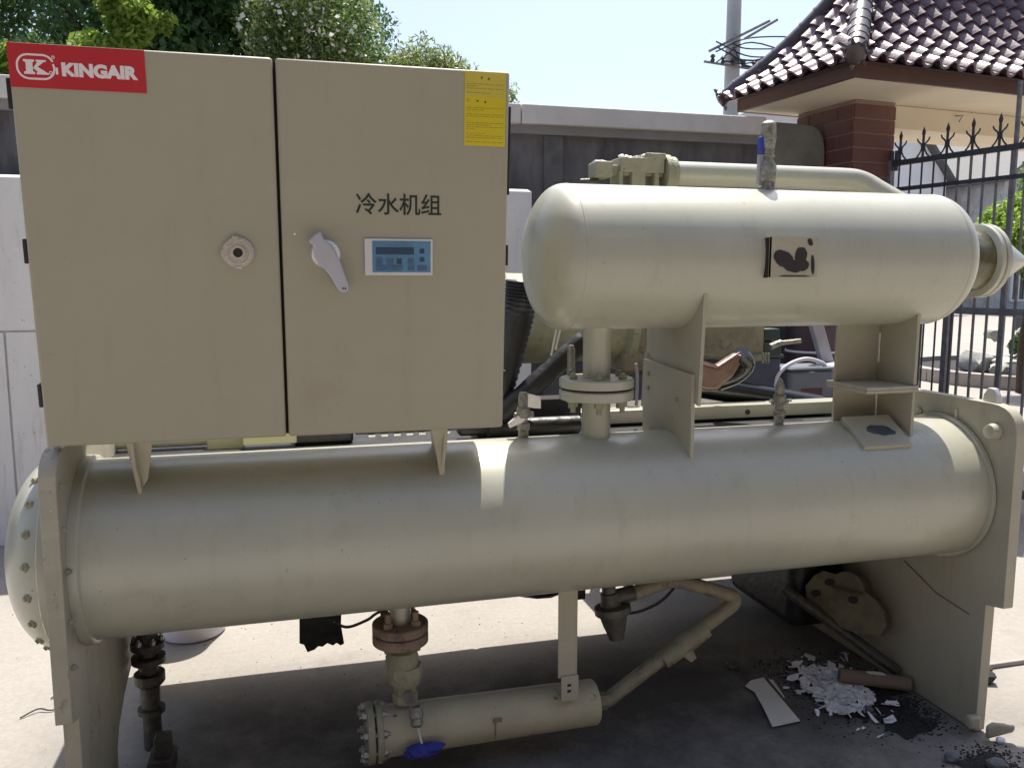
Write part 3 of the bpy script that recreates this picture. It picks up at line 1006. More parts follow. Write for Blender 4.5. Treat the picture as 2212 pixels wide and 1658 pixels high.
# display panel
q = MB()
q.bb(.776, .9505, -.006, -.0002, .4205, .5135)
csub('display_frame', q, M['screen_frame'], bevel=.0015, label='pale framed keypad with blue membrane')
q = MB()
q.bb(.7955, .9445, -.0072, -.0061, .4285, .508)
csub('display_membrane', q, M['screen_blue'], smooth=0)
q = MB()
q.bb(.804, .901, -.0080, -.0073, .4740, .4920)
csub('display_window', q, M['screen_dark'], smooth=0)
keys = [(.8045, .4490, .821, .4665), (.831, .4490, .849, .4640), (.857, .4490, .870, .4640), (.8855, .4490, .9005, .4640),
        (.804, .4335, .872, .4470), (.9165, .4770, .928, .4890), (.9165, .4560, .928, .4670), (.911, .4340, .9345, .4465), (.886, .4335, .902, .4470)]
for i, (x0, z0, x1, z1) in enumerate(keys):
    q = MB()
    q.bb(x0, x1, -.0082, -.0073, z0, z1)
    csub('key', q, M['screen_mid'] if i not in (5, 6, 2) else M['screen_dark'], smooth=0)

# brackets holding the cabinet above the shell
def bracket(pts, gx):
    mb = MB()
    mb.prism(pts, (0, 2.226, 1.1995), (1, 0, 0), (0, -.56, 1), -.008)
    mb.prism([(2.234, 1.195), (2.25, 1.13), (2.325, 1.03), (2.36, 1.05), (2.46, 1.10), (2.52, 1.195)], (gx, 0, 0), (0, 1, 0), (0, 0, 1), .010)
    build('cabinet_bracket', mb, M['plate'], ch, bevel=.0015)
bracket([(-.409, 0), (-.3985, 0), (-.397, -.03), (-.390, -.12), (-.392, -.165), (-.402, -.168), (-.406, -.08)], -.402)
mb = MB()
mb.prism([(-.397, 0), (-.350, 0), (-.352, -.03), (-.374, -.125), (-.390, -.15)], (0, 2.24, 1.1995), (1, 0, 0), (0, -.56, 1), -.006)
build('bracket_web', mb, M['plate'], ch, bevel=.001)
bracket([(.362, 0), (.413, 0), (.414, -.05), (.419, -.168), (.405, -.168), (.388, -.09)], .405)

# ---------------------------------------------------------------- behind / between
slab('frame_rail', 1.02, 2.27, 2.93, 3.02, 1.043, 1.095, M['paint'], bev=.003)
for x, z in ((1.765, 1.066),):
    mb = MB()
    mb.cyl((x, 2.9295, z), (x, 2.9275, z), .011, seg=16)
    build('rail_hole', mb, M['black'], ch)
# suction line above the tank
mb = MB()
pth = [(1.40, 2.95, 1.992), (2.16, 2.95, 1.992), (2.22, 2.945, 1.988), (2.262, 2.93, 1.972), (2.30, 2.90, 1.94), (2.42, 2.80, 1.84), (2.50, 2.74, 1.76), (2.53, 2.71, 1.70), (2.54, 2.70, 1.67)]
mb.tube(spline(pth[1:], 6), .0455, 28)
mb.cyl(pth[0], pth[1], .0455, seg=28)
dl = build('discharge_line', mb, M['paint'], ch)
mb = MB()
mb.lathe((1.372, 2.95, 1.985), (1, 0, 0), [(0, .075), (.024, .075)], 28)
mb.lathe((1.400, 2.95, 1.985), (1, 0, 0), [(0, .068), (.02, .068)], 28)
build('line_flange', mb, M['cast'], dl)
mb = MB()
mb.bb(1.10, 1.37, 2.92, 2.98, 1.975, 2.012)
mb.bb(1.19, 1.365, 2.90, 3.0, 1.985, 2.040)
mb.bb(1.29, 1.37, 2.90, 3.0, 2.035, 2.058)
mb.bb(1.185, 1.20, 2.90, 3.0, 1.86, 1.99)
mb.bb(1.235, 1.29, 2.90, 3.0, 1.86, 1.99)
mb.bb(1.325, 1.345, 2.90, 3.0, 1.86, 1.99)
mb.bb(1.095, 1.16, 2.90, 2.99, 1.965, 2.022)
stv = build('stop_valve', mb, M['cast'], ch, bevel=.005)
mb = MB()
for k in range(9):
    mb.blob((1.20 + random.uniform(0, .14), 2.92 + random.uniform(0, .06), 2.042 + random.uniform(0, .008)), (.014, .012, .008), .3, 1)
mb.blob((1.126, 2.945, 2.02), (.03, .03, .012), .2, 2)
build('valve_bolts', mb, M['alu_white'], stv)
mb = MB()
mb.cyl((1.05, 2.95, 1.95), (1.12, 2.95, 1.955), .012, seg=10)
build('valve_spindle', mb, M['steel_dark'], stv)

# compressor hung behind the tank
mb = MB()
mb.lathe((0.74, 3.36, 1.43), (1, 0, 0), [(0, .17), (.02, .20), (.06, .205), (.07, .232), (.10, .232), (.11, .19), (.45, .185), (.60, .19), (.62, .225), (.65, .225), (.66, .16), (.95, .15), (1.0, .11)], 40)
cp = build('compressor', mb, M['cast'], ch)
mb = MB()
mb.bb(1.64, 1.95, 3.12, 3.30, 1.262, 1.44)
mb.bb(1.77, 1.95, 3.10, 3.26, 1.250, 1.28)
build('oil_chamber', mb, M['pipe_dirty'], cp, bevel=.012)
mb = MB()
mb.bb(1.34, 1.62, 3.20, 3.32, 1.20, 1.45)
build('suction_box', mb, M['pipe_dirty'], cp, bevel=.02)
mb = MB()
mb.bb(1.945, 2.02, 3.12, 3.19, 1.335, 1.385)
mb.bb(1.945, 2.03, 3.12, 3.19, 1.27, 1.33)
build('terminal_block', mb, mat('dark green box', (.02, .04, .032), .5, var=.3), cp, bevel=.004)
mb = MB()
mb.cyl((1.93, 3.0, 1.333), (2.04, 3.0, 1.342), .010, seg=10)
mb.cyl((1.90, 3.0, 1.32), (1.95, 3.0, 1.337), .013, seg=10)
build('oil_fitting', mb, M['brass_grey'], cp)
for k in range(3):
    mb = MB()
    mb.cyl((1.775 + k * .012, 2.85, 1.27), (1.775 + k * .012, 2.85, 1.31), .004, seg=6)
    build('bolt', mb, M['brass_grey'], cp)
# copper oil cooler bend
mb = MB()
pl = [(1.50, 1.288), (1.585, 1.262), (1.672, 1.312), (1.70, 1.30), (1.69, 1.265), (1.655, 1.215), (1.62, 1.19), (1.59, 1.165), (1.545, 1.165), (1.50, 1.18)]
mb.prism(pl, (0, 2.86, 0), (1, 0, 0), (0, 0, 1), -.05)
cb = build('copper_bend', mb, M['copper'], ch, bevel=.016, bseg=4)
mb = MB()
mb.tube([(1.50, 2.852, 1.288), (1.585, 2.852, 1.262), (1.675, 2.852, 1.314)], .004, 8)
build('copper_tube', mb, M['copper'], cb)
mb = MB()
mb.tube(spline([(1.69, 2.88, 1.305), (1.73, 2.90, 1.265), (1.70, 2.92, 1.22), (1.63, 2.94, 1.19)]), .038, 16)
build('elbow_wrap', mb, M['insul_gloss'], cb)
# thin capillary
mb = MB()
mb.tube(spline([(1.335, 2.86, 1.36), (1.305, 2.86, 1.362), (1.285, 2.86, 1.31), (1.278, 2.86, 1.22), (1.275, 2.86, 1.12)]), .0045, 8)
build('capillary_tube', mb, M['grey_steel'], ch)
mb = MB()
mb.tube(spline([(1.255, 2.88, 1.28), (1.262, 2.88, 1.22), (1.26, 2.88, 1.12)]), .006, 6)
mb.tube(spline([(1.30, 2.88, 1.22), (1.32, 2.88, 1.16), (1.34, 2.88, 1.12)]), .003, 6)
mb.tube(spline([(1.29, 2.88, 1.25), (1.33, 2.88, 1.20), (1.345, 2.88, 1.14)]), .003, 6)
build('sensor_cable', mb, M['grey_steel'], ch)
# corrugated black hose
mb = MB()
hp = spline([(.80, 2.84, 1.59), (.79, 2.84, 1.50), (.76, 2.84, 1.36), (.72, 2.84, 1.20), (.70, 2.84, 1.08)], 14)
mb.tube(hp, .05, 20, rs=[(.062 - .022 * i / len(hp)) * (1 + .05 * (1 if i % 2 else -1)) for i in range(len(hp))])
build('corrugated_hose', mb, M['insul'], ch, smooth=60)
mb = MB()
mb.tube(spline([(1.06, 2.79, 1.42), (.98, 2.79, 1.35), (.86, 2.79, 1.25), (.70, 2.79, 1.12)]), .038, 18, rs=[.036 + random.uniform(-.002, .003) for _ in range(25)])
build('insulated_pipe', mb, M['insul'], ch)
mb = MB()
mb.tube(spline([(.90, 2.76, 1.42), (.89, 2.76, 1.37), (.882, 2.76, 1.33)]), .004, 6)
mb.tube(spline([(.915, 2.76, 1.42), (.905, 2.76, 1.38), (.898, 2.76, 1.35)]), .004, 6)
build('wire_pair', mb, M['alu_white'], ch)
mb = MB()
mb.cyl((.66, 2.80, 1.075), (1.0, 2.80, 1.075), .032, seg=20)
mb.bb(.64, 1.03, 2.86, 2.96, 1.02, 1.16)
build('lower_black_pipe', mb, M['insul'], ch)
mb = MB()
mb.lathe((.935, 2.70, 1.27), (0, 0, 1), [(0, .016), (.03, .014), (.085, .014), (.10, .008)], 12)
build('oil_sight_valve', mb, M['brass_grey'], ch)
mb = MB()
mb.tube(spline([(1.42, 3.08, 1.14), (1.60, 3.08, 1.155), (1.74, 3.08, 1.135), (2.02, 3.08, 1.085), (2.2, 3.08, 1.05)]), .048, 20)
build('liquid_line', mb, M['insul_gloss'], ch)
# wireway below the cabinet
mb = MB()
mb.bb(.20, .56, 2.74, 2.80, 1.085, 1.112)
build('wireway', mb, M['black'], ch)
mb = MB()
for k in range(7):
    mb.bb(.24 + k * .042, .262 + k * .042, 2.73, 2.745, 1.077, 1.084)
build('wireway_clip', mb, M['alu_white'], ch)
mb = MB()
mb.cyl((-.66, 2.92, 1.065), (-.28, 2.92, 1.065), .024, seg=18)
mb.lathe((-.62, 2.92, 1.065), (1, 0, 0), [(0, .034), (.05, .034)], 14)
build('drain_line', mb, M['paint'], ch)
mb = MB()
mb.bb(-.16, .01, 2.78, 2.90, 1.06, 1.098)
mb.bb(-.28, -.16, 2.88, 2.90, 1.03, 1.09)
build('cable_clamp', mb, mat('yellow green painted bracket', (.36, .35, .22), .5, var=.1), ch, bevel=.004)
mb = MB()
mb.bb(0.0, .20, 2.86, 2.96, 1.036, 1.10)
build('insulated_block', mb, M['insul'], ch, bevel=.01)
mb = MB()
mb.bb(.56, .70, 2.80, 2.86, 1.05, 1.11)
build('insulated_block', mb, M['insul'], ch, bevel=.01)

# ---------------------------------------------------------------- under the shell
ux = .303
mb = MB()
mb.lathe((ux, SY, .625), (0, 0, -1), [(0, .034), (.092, .034)], 28)
dp = build('drain_stub', mb, M['paint'], ch)
for z0, z1 in ((.506, .535), (.470, .503)):
    mb = MB()
    mb.lathe((ux, SY, z0), (0, 0, 1), [(0, .083), (.003, .087), (z1 - z0 - .003, .087), (z1 - z0, .083)], 48)
    df = build('drain_flange', mb, M['rust'], ch)
mb = MB()
mb.lathe((ux, SY, .503), (0, 0, 1), [(0, .080), (.003, .080)], 32)
build('gasket', mb, M['gasket'], df)
for k in range(4):
    an = pi / 4 + k * pi / 2
    mb = MB()
    x, y = ux + .060 * cos(an), SY + .060 * sin(an)
    hexbolt(mb, (x, y, .535), (0, 0, 1), .016, .018, .028, .010)
    hexbolt(mb, (x, y, .470), (0, 0, -1), .015, .014)
    mb.cyl((x, y, .465), (x, y, .54), .009, seg=8)
    build('bolt', mb, M['rust'], df)
mb = MB()
mb.lathe((ux + .004, SY, .470), (0, 0, -1), [(0, .036), (.022, .036), (.028, .046), (.05, .052), (.075, .050), (.08, .044)], 24)
mb.lathe((ux + .012, SY, .395), (0, 0, -1), [(0, .054), (.012, .057), (.05, .057), (.062, .048), (.064, .034), (.09, .034), (.095, .040), (.12, .040), (.13, .030)], 8)
lv = build('drain_valve', mb, M['cast'], ch, smooth=40)
mb = MB()
mb.lathe((.336, SY - .085, .292), (0, -.35, -1), [(0, .022), (.03, .022), (.034, .018), (.05, .020), (.058, .014)], 12)
mb.cyl((ux + .012, SY - .02, .31), (.336, SY - .085, .292), .016, seg=10)
build('spindle_cap', mb, M['brass_grey'], lv)
# receiver
RZ = .180
mb = MB()
mb.lathe((.238, SY, RZ), (1, 0, 0), [(0, .079), (.712, .074), (.716, .070)], 56)
rc = build('oil_filter_vessel', mb, M['pipe_dirty'] if False else M['paint_chip'], ch)
for x0, x1 in ((.190, .213), (.218, .238)):
    mb = MB()
    mb.lathe((x0, SY, RZ), (1, 0, 0), [(0, .090), (.003, .094), (x1 - x0 - .003, .094), (x1 - x0, .090)], 40)
    build('vessel_flange', mb, M['cast'], rc)
for k in range(8):
    an = 2 * pi * (k + .5) / 8
    mb = MB()
    hexbolt(mb, (.190, SY + .078 * cos(an), RZ + .078 * sin(an)), (-1, 0, 0), .014, .014, .008)
    mb.cyl((.188, SY + .078 * cos(an), RZ + .078 * sin(an)), (.242, SY + .078 * cos(an), RZ + .078 * sin(an)), .008, seg=8)
    hexbolt(mb, (.238, SY + .078 * cos(an), RZ + .078 * sin(an)), (1, 0, 0), .012, .012, .010)
    build('bolt', mb, M['steel'], rc)
mb = MB()
mb.bb(.588, .592, SY - .0787, SY - .076, .145, .20)
mb.bb(.584, .612, SY - .078, SY - .0745, .200, .212)
build('rust_mark', mb, M['rust'], rc)
# strap
mb = MB()
mb.bb(.797, .861, 2.40, 2.406, .322, .645)
build('hanger_strap', mb, M['plate'], ch, bevel=.001)
mb = MB()
mb.bb(.806, .864, 2.393, 2.3995, .245, .330)
mb.bb(.806, .864, 2.3995, 2.47, .245, .251)
hb = build('hanger_clip', mb, M['plate'], ch, bevel=.001)
for z in (.275, .295):
    mb = MB()
    mb.bb(.826, .838, 2.3915, 2.393, z, z + .008)
    build('slot', mb, M['black'], hb)
# pipe run rising to the right
mb = MB()
mb.tube(spline([(.95, SY, .178), (1.0, SY, .180), (1.035, SY, .200), (1.12, SY, .255), (1.30, SY, .366), (1.42, SY, .440), (1.462, SY, .468), (1.470, SY + .005, .488), (1.450, SY + .01, .502), (1.30, SY + .03, .552), (1.24, SY + .03, .566), (1.20, SY + .03, .560), (1.06, SY + .03, .522)], 7), .025, 16)
pr = build('oil_pipe', mb, M['pipe_dirty'], ch)
mb = MB()
mb.tube([(1.20, SY - .006, .298), (1.30, SY - .006, .360), (1.36, SY - .006, .396)], .030, 12, rs=[.030, .035, .031])
mb.prism([(0, 0), (.035, .022), (.05, -.012), (.03, -.025)], (1.262, SY - .035, .318), (1, 0, 0), (0, 0, 1), -.004)
build('insulation_wrap', mb, M['pipe_dirty'], pr)
mb = MB()
mb.lathe((.965, SY, .178), (1, 0, 0), [(0, .030), (.03, .030)], 6)
build('pipe_nut', mb, M['pipe_dirty'], pr)
# angle valve
mb = MB()
ax = Vector((.12, -.1, -1)).normalized()
mb.lathe((1.005, SY + .03, .60), ax, [(0, .024), (.05, .024), (.055, .030), (.085, .034), (.10, .040)], 14)
mb.lathe((1.02, SY + .02, .508), ax, [(0, .045), (.006, .062), (.03, .062), (.036, .048), (.07, .040), (.10, .030), (.12, .026)], 14)
mb.cyl((1.02, SY + .02, .53), (1.10, SY + .03, .535), .027, seg=12)
av = build('angle_valve', mb, M['steel_dark'], ch)
mb = MB()
mb.tube(spline([(1.06, 2.50, .47), (1.13, 2.50, .475), (1.22, 2.52, .50), (1.30, 2.55, .56), (1.33, 2.55, .63)]), .005, 6)
mb.tube(spline([(.10, 2.46, .565), (.14, 2.46, .545), (.20, 2.48, .552), (.26, 2.49, .575), (.45, 2.49, .592), (.78, 2.50, .590)]), .0045, 6)
mb.tube(spline([(.90, 2.52, .575), (1.05, 2.55, .57), (1.3, 2.55, .585), (1.45, 2.52, .59)]), .007, 6)
build('cable', mb, M['insul'], ch)

# right lower: dark water box and blank flange
mb = MB()
mb.bb(2.03, 2.295, 2.96, 3.50, .10, .62)
wb = build('water_box', mb, M['insul'], ch, bevel=.05, bseg=4)
mb = MB()
ax = Vector((-.80, -.50, .34)).normalized()
mb.lathe((2.17, 2.80, .335), ax, [(0, .125), (.004, .130), (.026, .130), (.03, .125)], 44)
mb.lathe((2.17, 2.80, .335), -ax, [(0, .07), (.20, .07)], 24)
mb = MB()
ax = Vector((-.80, -.50, .34)).normalized()
bu, bv_ = Vector((.53, -.848, 0)), Vector((.2875, .1797, .9408))
bc = Vector((2.17, 2.80, .335))
mb.prism([(-0.166, -0.03), (-.14, .02), (-0.106, 0.05), (-.05, .048), (0.008, 0.028), (.07, .01), (0.123, -0.016), (.158, -.05), (0.176, -0.099), (0.157, -0.145), (0.06, -0.16), (-0.074, -0.151), (-0.15, -0.094)], bc, bu, bv_, -.05)
mb.lathe(bc, -ax, [(0, .07), (.20, .07)], 24)
bf = build('blank_flange', mb, mat('grimy olive flange', (.15, .135, .085), .6, var=.35, vscale=12, bump=.3, bscale=40), ch)
a_, u_, v_ = frame(ax)
for hx, hy in ((-.118, -.048), (-.069, .012), (.035, -.035)):
    mb = MB()
    mb.prism(oval(hx, hy, .022, .015, .3, 16, .12), bc + ax * .0006, bu, bv_, .001)
    build('bolt_hole', mb, M['residue'], bf)
mb = MB()
mb.cyl((1.98, 2.95, .30), (2.29, 2.62, .05), .022, seg=10)
build('brace', mb, M['steel_dark'], ch)
mb = MB()
mb.tube([(2.2975, 2.63, .50), (2.2975, 2.46, .435), (2.2975, 2.30, .415)], .0022, 5)
build('scratch_line', mb, M['rust'], tpr)

# left lower: pipework behind the left leg
mb = MB()
mb.lathe((-.50, 2.90, .0), (0, 0, 1), [(0, .03), (.13, .03), (.13, .045), (.145, .045), (.145, .03), (.22, .032), (.24, .05), (.27, .05), (.27, .03), (.31, .03), (.31, .055), (.33, .055), (.333, .03), (.36, .03), (.36, .055), (.38, .055), (.385, .032), (.44, .04)], 20)
lp = build('water_pipe', mb, M['steel_dark'], ch)
for k in range(6):
    an = 2 * pi * k / 6
    mb = MB()
    hexbolt(mb, (-.50 + .043 * cos(an), 2.90 + .043 * sin(an), .380), (0, 0, 1), .010, .016, .008)
    build('bolt', mb, M['steel'], lp)
mb = MB()
mb.bb(-.54, -.44, 2.86, 2.94, .425, .53)
mb.bb(-.45, -.39, 2.88, 2.91, .44, .465)
build('pipe_elbow', mb, M['insul'], lp, bevel=.015)
mb = MB()
mb.bb(-.47, -.42, 2.72, 2.78, .055, .12)
build('foot_block', mb, M['steel_dark'], ch, bevel=.004)
mb = MB()
mb.bb(-.49, -.41, 2.70, 2.80, .0, .055)
build('foot_block', mb, M['steel_dark'], ch, bevel=.004)

# foot lug at lower right corner
mb = MB()
mb.prism([(0, 0), (.085, .03), (.09, .055), (.02, .06), (0, .045)], (2.30, 2.20, .008), (1, -.35, 0), (0, 0, 1), .02)
mb.bb(2.255, 2.30, 2.215, 2.245, .03, .075)
build('foot_lug', mb, M['plate'], ch, bevel=.008)

# ================================================================== things on the ground
# hanging blue rag
t = thing('hanging_rag', (.352, 2.375, 0), 'blue rag tied on a white string below the small valve', 'rag')
mb = MB()
mb.tube(spline([(.338, 2.378, .242), (.345, 2.378, .205), (.350, 2.378, .180)]), .0035, 6, rs=[.006] + [.004] * 15 + [.005])
build('string', mb, M['string'], t)
mb = MB()
rg = random.Random(3)
mb.blob((.355, 2.375, .160), (.058, .022, .022), .16, 3, rg=rg)
mb.blob((.385, 2.372, .167), (.035, .018, .018), .2, 2, rg=rg)
mb.blob((.325, 2.378, .153), (.032, .018, .016), .2, 2, rg=rg)
build('cloth', mb, M['blue_rag'], t)

# cream strip of card with its brown folded edge
t = thing('card_strip', (1.72, 2.62, 0), 'cream strip of card with a brown folded edge lying in the shade', 'cardboard')
mb = MB()
vs = [(1.679, 2.731), (1.722, 2.766), (1.787, 2.775), (1.763, 2.63), (1.735, 2.452), (1.617, 2.443), (1.655, 2.56), (1.690, 2.68)]
mb.prism([(x, y) for x, y in vs], (0, 0, .012), (1, 0, 0), (0, 1, 0), .003)
build('sheet', mb, M['paper'], t)
mb = MB()
mb.prism([(1.792, 2.775), (1.803, 2.775), (1.774, 2.60), (1.744, 2.465), (1.739, 2.455), (1.768, 2.63)], (0, 0, .002), (1, 0, 0), (0, 1, 0), .008)
build('folded_edge', mb, M['card_edge'], t)
mb = MB()
mb.prism([(1.808, 2.772), (1.822, 2.765), (1.792, 2.64), (1.782, 2.62)], (0, 0, .002), (1, 0, 0), (0, 1, 0), .004)
build('folded_edge', mb, M['paper'], t)

# crumpled white wrapping
def crumple(name, outline, z0, amp, m, n=46, seed=5):
    rg = random.Random(seed)
    xs = [p[0] for p in outline]; ys = [p[1] for p in outline]
    x0, x1, y0, y1 = min(xs), max(xs), min(ys), max(ys)
    def inside(x, y):
        c = False
        j = len(outline) - 1
        for i in range(len(outline)):
            xi, yi = outline[i]; xj, yj = outline[j]
            if (yi > y) != (yj > y) and x < (xj - xi) * (y - yi) / (yj - yi) + xi:
                c = not c
            j = i
        return c
    mb = MB()
    idx = {}
    for j in range(n + 1):
        for i in range(n + 1):
            x = x0 + (x1 - x0) * i / n + rg.uniform(-.002, .002)
            y = y0 + (y1 - y0) * j / n + rg.uniform(-.002, .002)
            if inside(x, y):
                idx[(i, j)] = len(mb.v)
                mb.v.append((x, y, z0 + abs(rg.gauss(0, amp * .35)) + amp * abs(sin(x * 55 + sin(y * 43) * 2.2)) + .6 * amp * abs(sin(y * 71 + x * 30))))
    for (i, j), a in idx.items():
        if (i + 1, j) in idx and (i, j + 1) in idx and (i + 1, j + 1) in idx and rg.random() > .05:
            b_, c_, d_ = idx[(i + 1, j)], idx[(i + 1, j + 1)], idx[(i, j + 1)]
            mb.f += [(a, b_, c_), (a, c_, d_)]
            mb.m += [0, 0]
    return mb
mb = crumple('w', [(1.945, 2.785), (2.00, 2.83), (2.07, 2.82), (2.13, 2.75), (2.11, 2.66), (2.14, 2.56), (2.10, 2.50), (2.02, 2.44), (1.93, 2.45), (1.865, 2.485), (1.91, 2.56), (1.90, 2.63), (1.95, 2.70)], .004, .009, M['foil'])
mb.v = [(x, y, z + .0) for x, y, z in mb.v]
o = build('crumpled_wrapping', mb, M['foil'], None, smooth=0)
tag(o, 'crumpled white wrapping sheet on the dirt beside the cardboard tube', 'wrapper')
mb = crumple('w', [(2.09, 2.475), (2.13, 2.49), (2.172, 2.475), (2.16, 2.44), (2.12, 2.455)], .008, .006, M['foil'], 14, 9)
o = build('wrapping_scrap', mb, M['foil'], None, smooth=0)
tag(o, 'small scrap of white wrapping beside the tube plate', 'wrapper')
# torn shreds of the same wrapping
rg = random.Random(77)
mb = MB()
for k in range(260):
    x = rg.gauss(2.0, .075); y = rg.gauss(2.62, .11)
    x += (y - 2.62) * .25
    l = rg.uniform(.005, .026); a = rg.uniform(0, 6.28)
    d1 = Vector((cos(a), sin(a), rg.uniform(-.5, .5))); d2 = Vector((-sin(a), cos(a), rg.uniform(-.5, .5)))
    p = Vector((x, y, .012 + rg.uniform(0, .012)))
    w_ = l * rg.uniform(.2, .7)
    mb.add([p - d1 * l - d2 * w_, p + d1 * l * .8 - d2 * w_ * .6, p + d1 * l + d2 * w_ * .5, p + d2 * w_ * 1.2, p - d1 * l * .9 + d2 * w_], [(0, 1, 2, 3, 4)])
o = build('litter', mb, M['foil'], None, smooth=0)
tag(o, 'small torn white shreds scattered around the crumpled wrapping', 'litter', kind='stuff')
# cardboard tube
t = thing('cardboard_tube', (2.16, 2.63, 0), 'brown cardboard tube lying across the crumpled wrapping', 'tube')
mb = MB()
p0, p1 = Vector((2.045, 2.655, .050)), Vector((2.285, 2.545, .034))
d = (p1 - p0).normalized()
mb.lathe(p0, d, [(0, .024), (.002, .028), ((p1 - p0).length, .028)], 24)
build('tube_wall', mb, M['tubecard'], t)
mb = MB()
mb.lathe(p0 - d * .0012, d, [(0, .0205), (.001, .0205)], 20)
build('open_end', mb, M['black'], t)
mb = MB()
mb.prism(oval(0, 0, .035, .013, .05, 16, .15), p0 + d * .135 + Vector((0, -.006, .0285)), d, Vector((0, 1, .12)), .001)
build('torn_label', mb, M['paper'], t)

# stones
for (x, y, z, r, lab) in ((2.085, 2.115, .018, .024, 'blue grey stone on the bare slab in front of the plate foot'),
                          (2.20, 2.045, .014, .035, 'dark lumpy stone at the bottom edge below the plate foot'),
                          (2.335, 2.165, .014, .016, 'pale round pebble tucked under the plate foot'),
                          (1.72, 2.905, .022, .030, 'dusty dark stone alone in the deep shade'),
                          (2.03, 2.46, .014, .02, 'small round stone below the wrapping')):
    mb = MB()
    mb.blob((x, y, z * .8), (r, r * .85, r * .75), .22, 2, rg=random.Random(int(x * 100)))
    o = build('stone', mb, M['alu_white'] if 'pale' in lab else M['stone'], None, smooth=0)
    o['group'] = 'loose stones on the slab'
    tag(o, lab, 'stone', 'loose stones on the slab')

# dirt crumbs
mb = crumple('d', oval(2.04, 2.62, .17, .22, .5, 46, .33), .001, .0035, M['dirt'], 70, 17)
mb2_ = crumple('d', oval(2.10, 2.36, .10, .10, 0, 20, .3), .001, .003, M['dirt'], 40, 18)
mb.add(mb2_.v, mb2_.f)
mb2_ = crumple('d', oval(2.19, 2.07, .09, .06, 0, 20, .3), .001, .003, M['dirt'], 40, 18)
mb.add(mb2_.v, mb2_.f)
mb.v = [(min(x, 2.295) if y > 2.2 else x, y, z) for x, y, z in mb.v]
rg = random.Random(12)
def crumbs(cx_, cy_, sx_, sy_, n, smin, smax):
    for k in range(n):
        x = rg.gauss(cx_, sx_); y = rg.gauss(cy_, sy_); r = rg.uniform(smin, smax)
        if x > 2.29 and y > 2.18:
            continue
        mb.blob((x, y, r * .35), (r, r * rg.uniform(.6, 1), r * .5), .25, 1, rg=rg)
crumbs(2.06, 2.60, .11, .13, 2200, .001, .0055)
crumbs(2.0, 2.84, .10, .06, 500, .001, .005)
crumbs(2.18, 2.44, .06, .09, 900, .001, .006)
crumbs(2.22, 2.10, .06, .04, 500, .001, .006)
crumbs(2.12, 2.58, .10, .12, 16, .005, .011)
crumbs(1.1, 2.8, .9, .45, 500, .001, .0032)
crumbs(-.3, 3.9, .8, .5, 160, .001, .004)
o = build('dirt', mb, M['dirt'], None, smooth=0)
tag(o, 'dark crumbs of dirt scattered on the slab under the machine', 'dirt', kind='stuff')

# dark stick on the sunlit slab at the left
mb = MB()
mb.tube([(-.70, 3.03, .25), (-.715, 3.05, .20), (-.76, 3.12, .09), (-.79, 3.16, .012)], .012, 8, rs=[.006, .012, .013, .011])
o = build('rubber_stick', mb, M['stick'], None)
tag(o, 'dark rubber stick leaning beside the left plate', 'stick')
for k, (x, y) in enumerate(((-.93, 3.35), (-1.0, 3.22))):
    mb = MB()
    mb.tube(spline([(x, y, .005), (x + .05, y + .04, .012), (x + .10, y + .03, .006), (x + .15, y + .09, .004)]), .003, 5)
    o = build('twig', mb, M['stick'], None)
    tag(o, ('thin dry twig on the sunlit slab farther from the left plate', 'thin dry twig closest to the camera on the sunlit slab')[k], 'twig', 'twigs left of the machine')
# white drum behind the left leg
mb = MB()
mb.lathe((-.47, 3.86, 0), (0, 0, 1), [(0, .13), (.01, .14), (.36, .15), (.37, .155), (.38, .155), (.385, .14)], 32)
o = build('white_drum', mb, M['white_plastic'], None)
tag(o, 'white plastic drum on the sunlit slab behind the left leg', 'drum')
# broken clod right of the plate
mb = MB()
rg = random.Random(2)
mb.bb(2.62, 3.4, 2.62, 2.64, 0, .02)
o = build('flat_bar', mb, M['curb'], None, bevel=.004)
tag(o, 'low flat bar lying on the sunlit slab right of the plate', 'bar')
mb = MB()
for k in range(4):
    mb.blob((2.66 + rg.uniform(-.03, .03), 2.56 + rg.uniform(-.03, .03), .02), (.03, .03, .03), .3, 1, rg=rg)
o = build('dark_clod', mb, M['stick'], None, smooth=0)
tag(o, 'dark dried clod against the flat bar', 'clod')

# ================================================================== behind the machine
def simple_thing(name, loc, label, cat, parts, group=None):
    t = thing(name, loc, label, cat, group)
    for nm, mb, m, bev in parts:
        build(nm, mb, m, t, bevel=bev)
    return t
# blue grey tool case on a trestle
mb1 = MB(); mb1.bb(2.53, 2.80, 3.80, 4.02, .93, 1.115)
mb2 = MB(); mb2.bb(2.525, 2.805, 3.795, 4.025, 1.115, 1.128)
mb3 = MB(); mb3.tube(spline([(2.47, 3.84, 1.02), (2.485, 3.84, 1.09), (2.55, 3.84, 1.145), (2.65, 3.84, 1.172), (2.745, 3.84, 1.15), (2.78, 3.84, 1.12)]), .011, 10)
mb4 = MB(); mb4.bb(2.60, 2.73, 3.7985, 3.80, .935, 1.02)
simple_thing('tool_case', (2.66, 3.9, .93), 'blue grey plastic tool case with arched handle and maroon label', 'case',
             [('body', mb1, M['case'], .02), ('lid', mb2, M['case'], .004), ('handle', mb3, M['white_plastic'], 0), ('label_plate', mb4, M['maroon'], 0)])
mb1 = MB(); mb1.bb(2.28, 2.50, 3.84, 4.06, .93, 1.185)
mb2 = MB(); mb2.bb(2.27, 2.51, 3.83, 4.07, 1.185, 1.20)
simple_thing('steel_box', (2.39, 3.95, .93), 'dark navy steel box with flat lid beside the tool case', 'box', [('body', mb1, M['case_dark'], .01), ('lid', mb2, M['case_dark'], .003)])
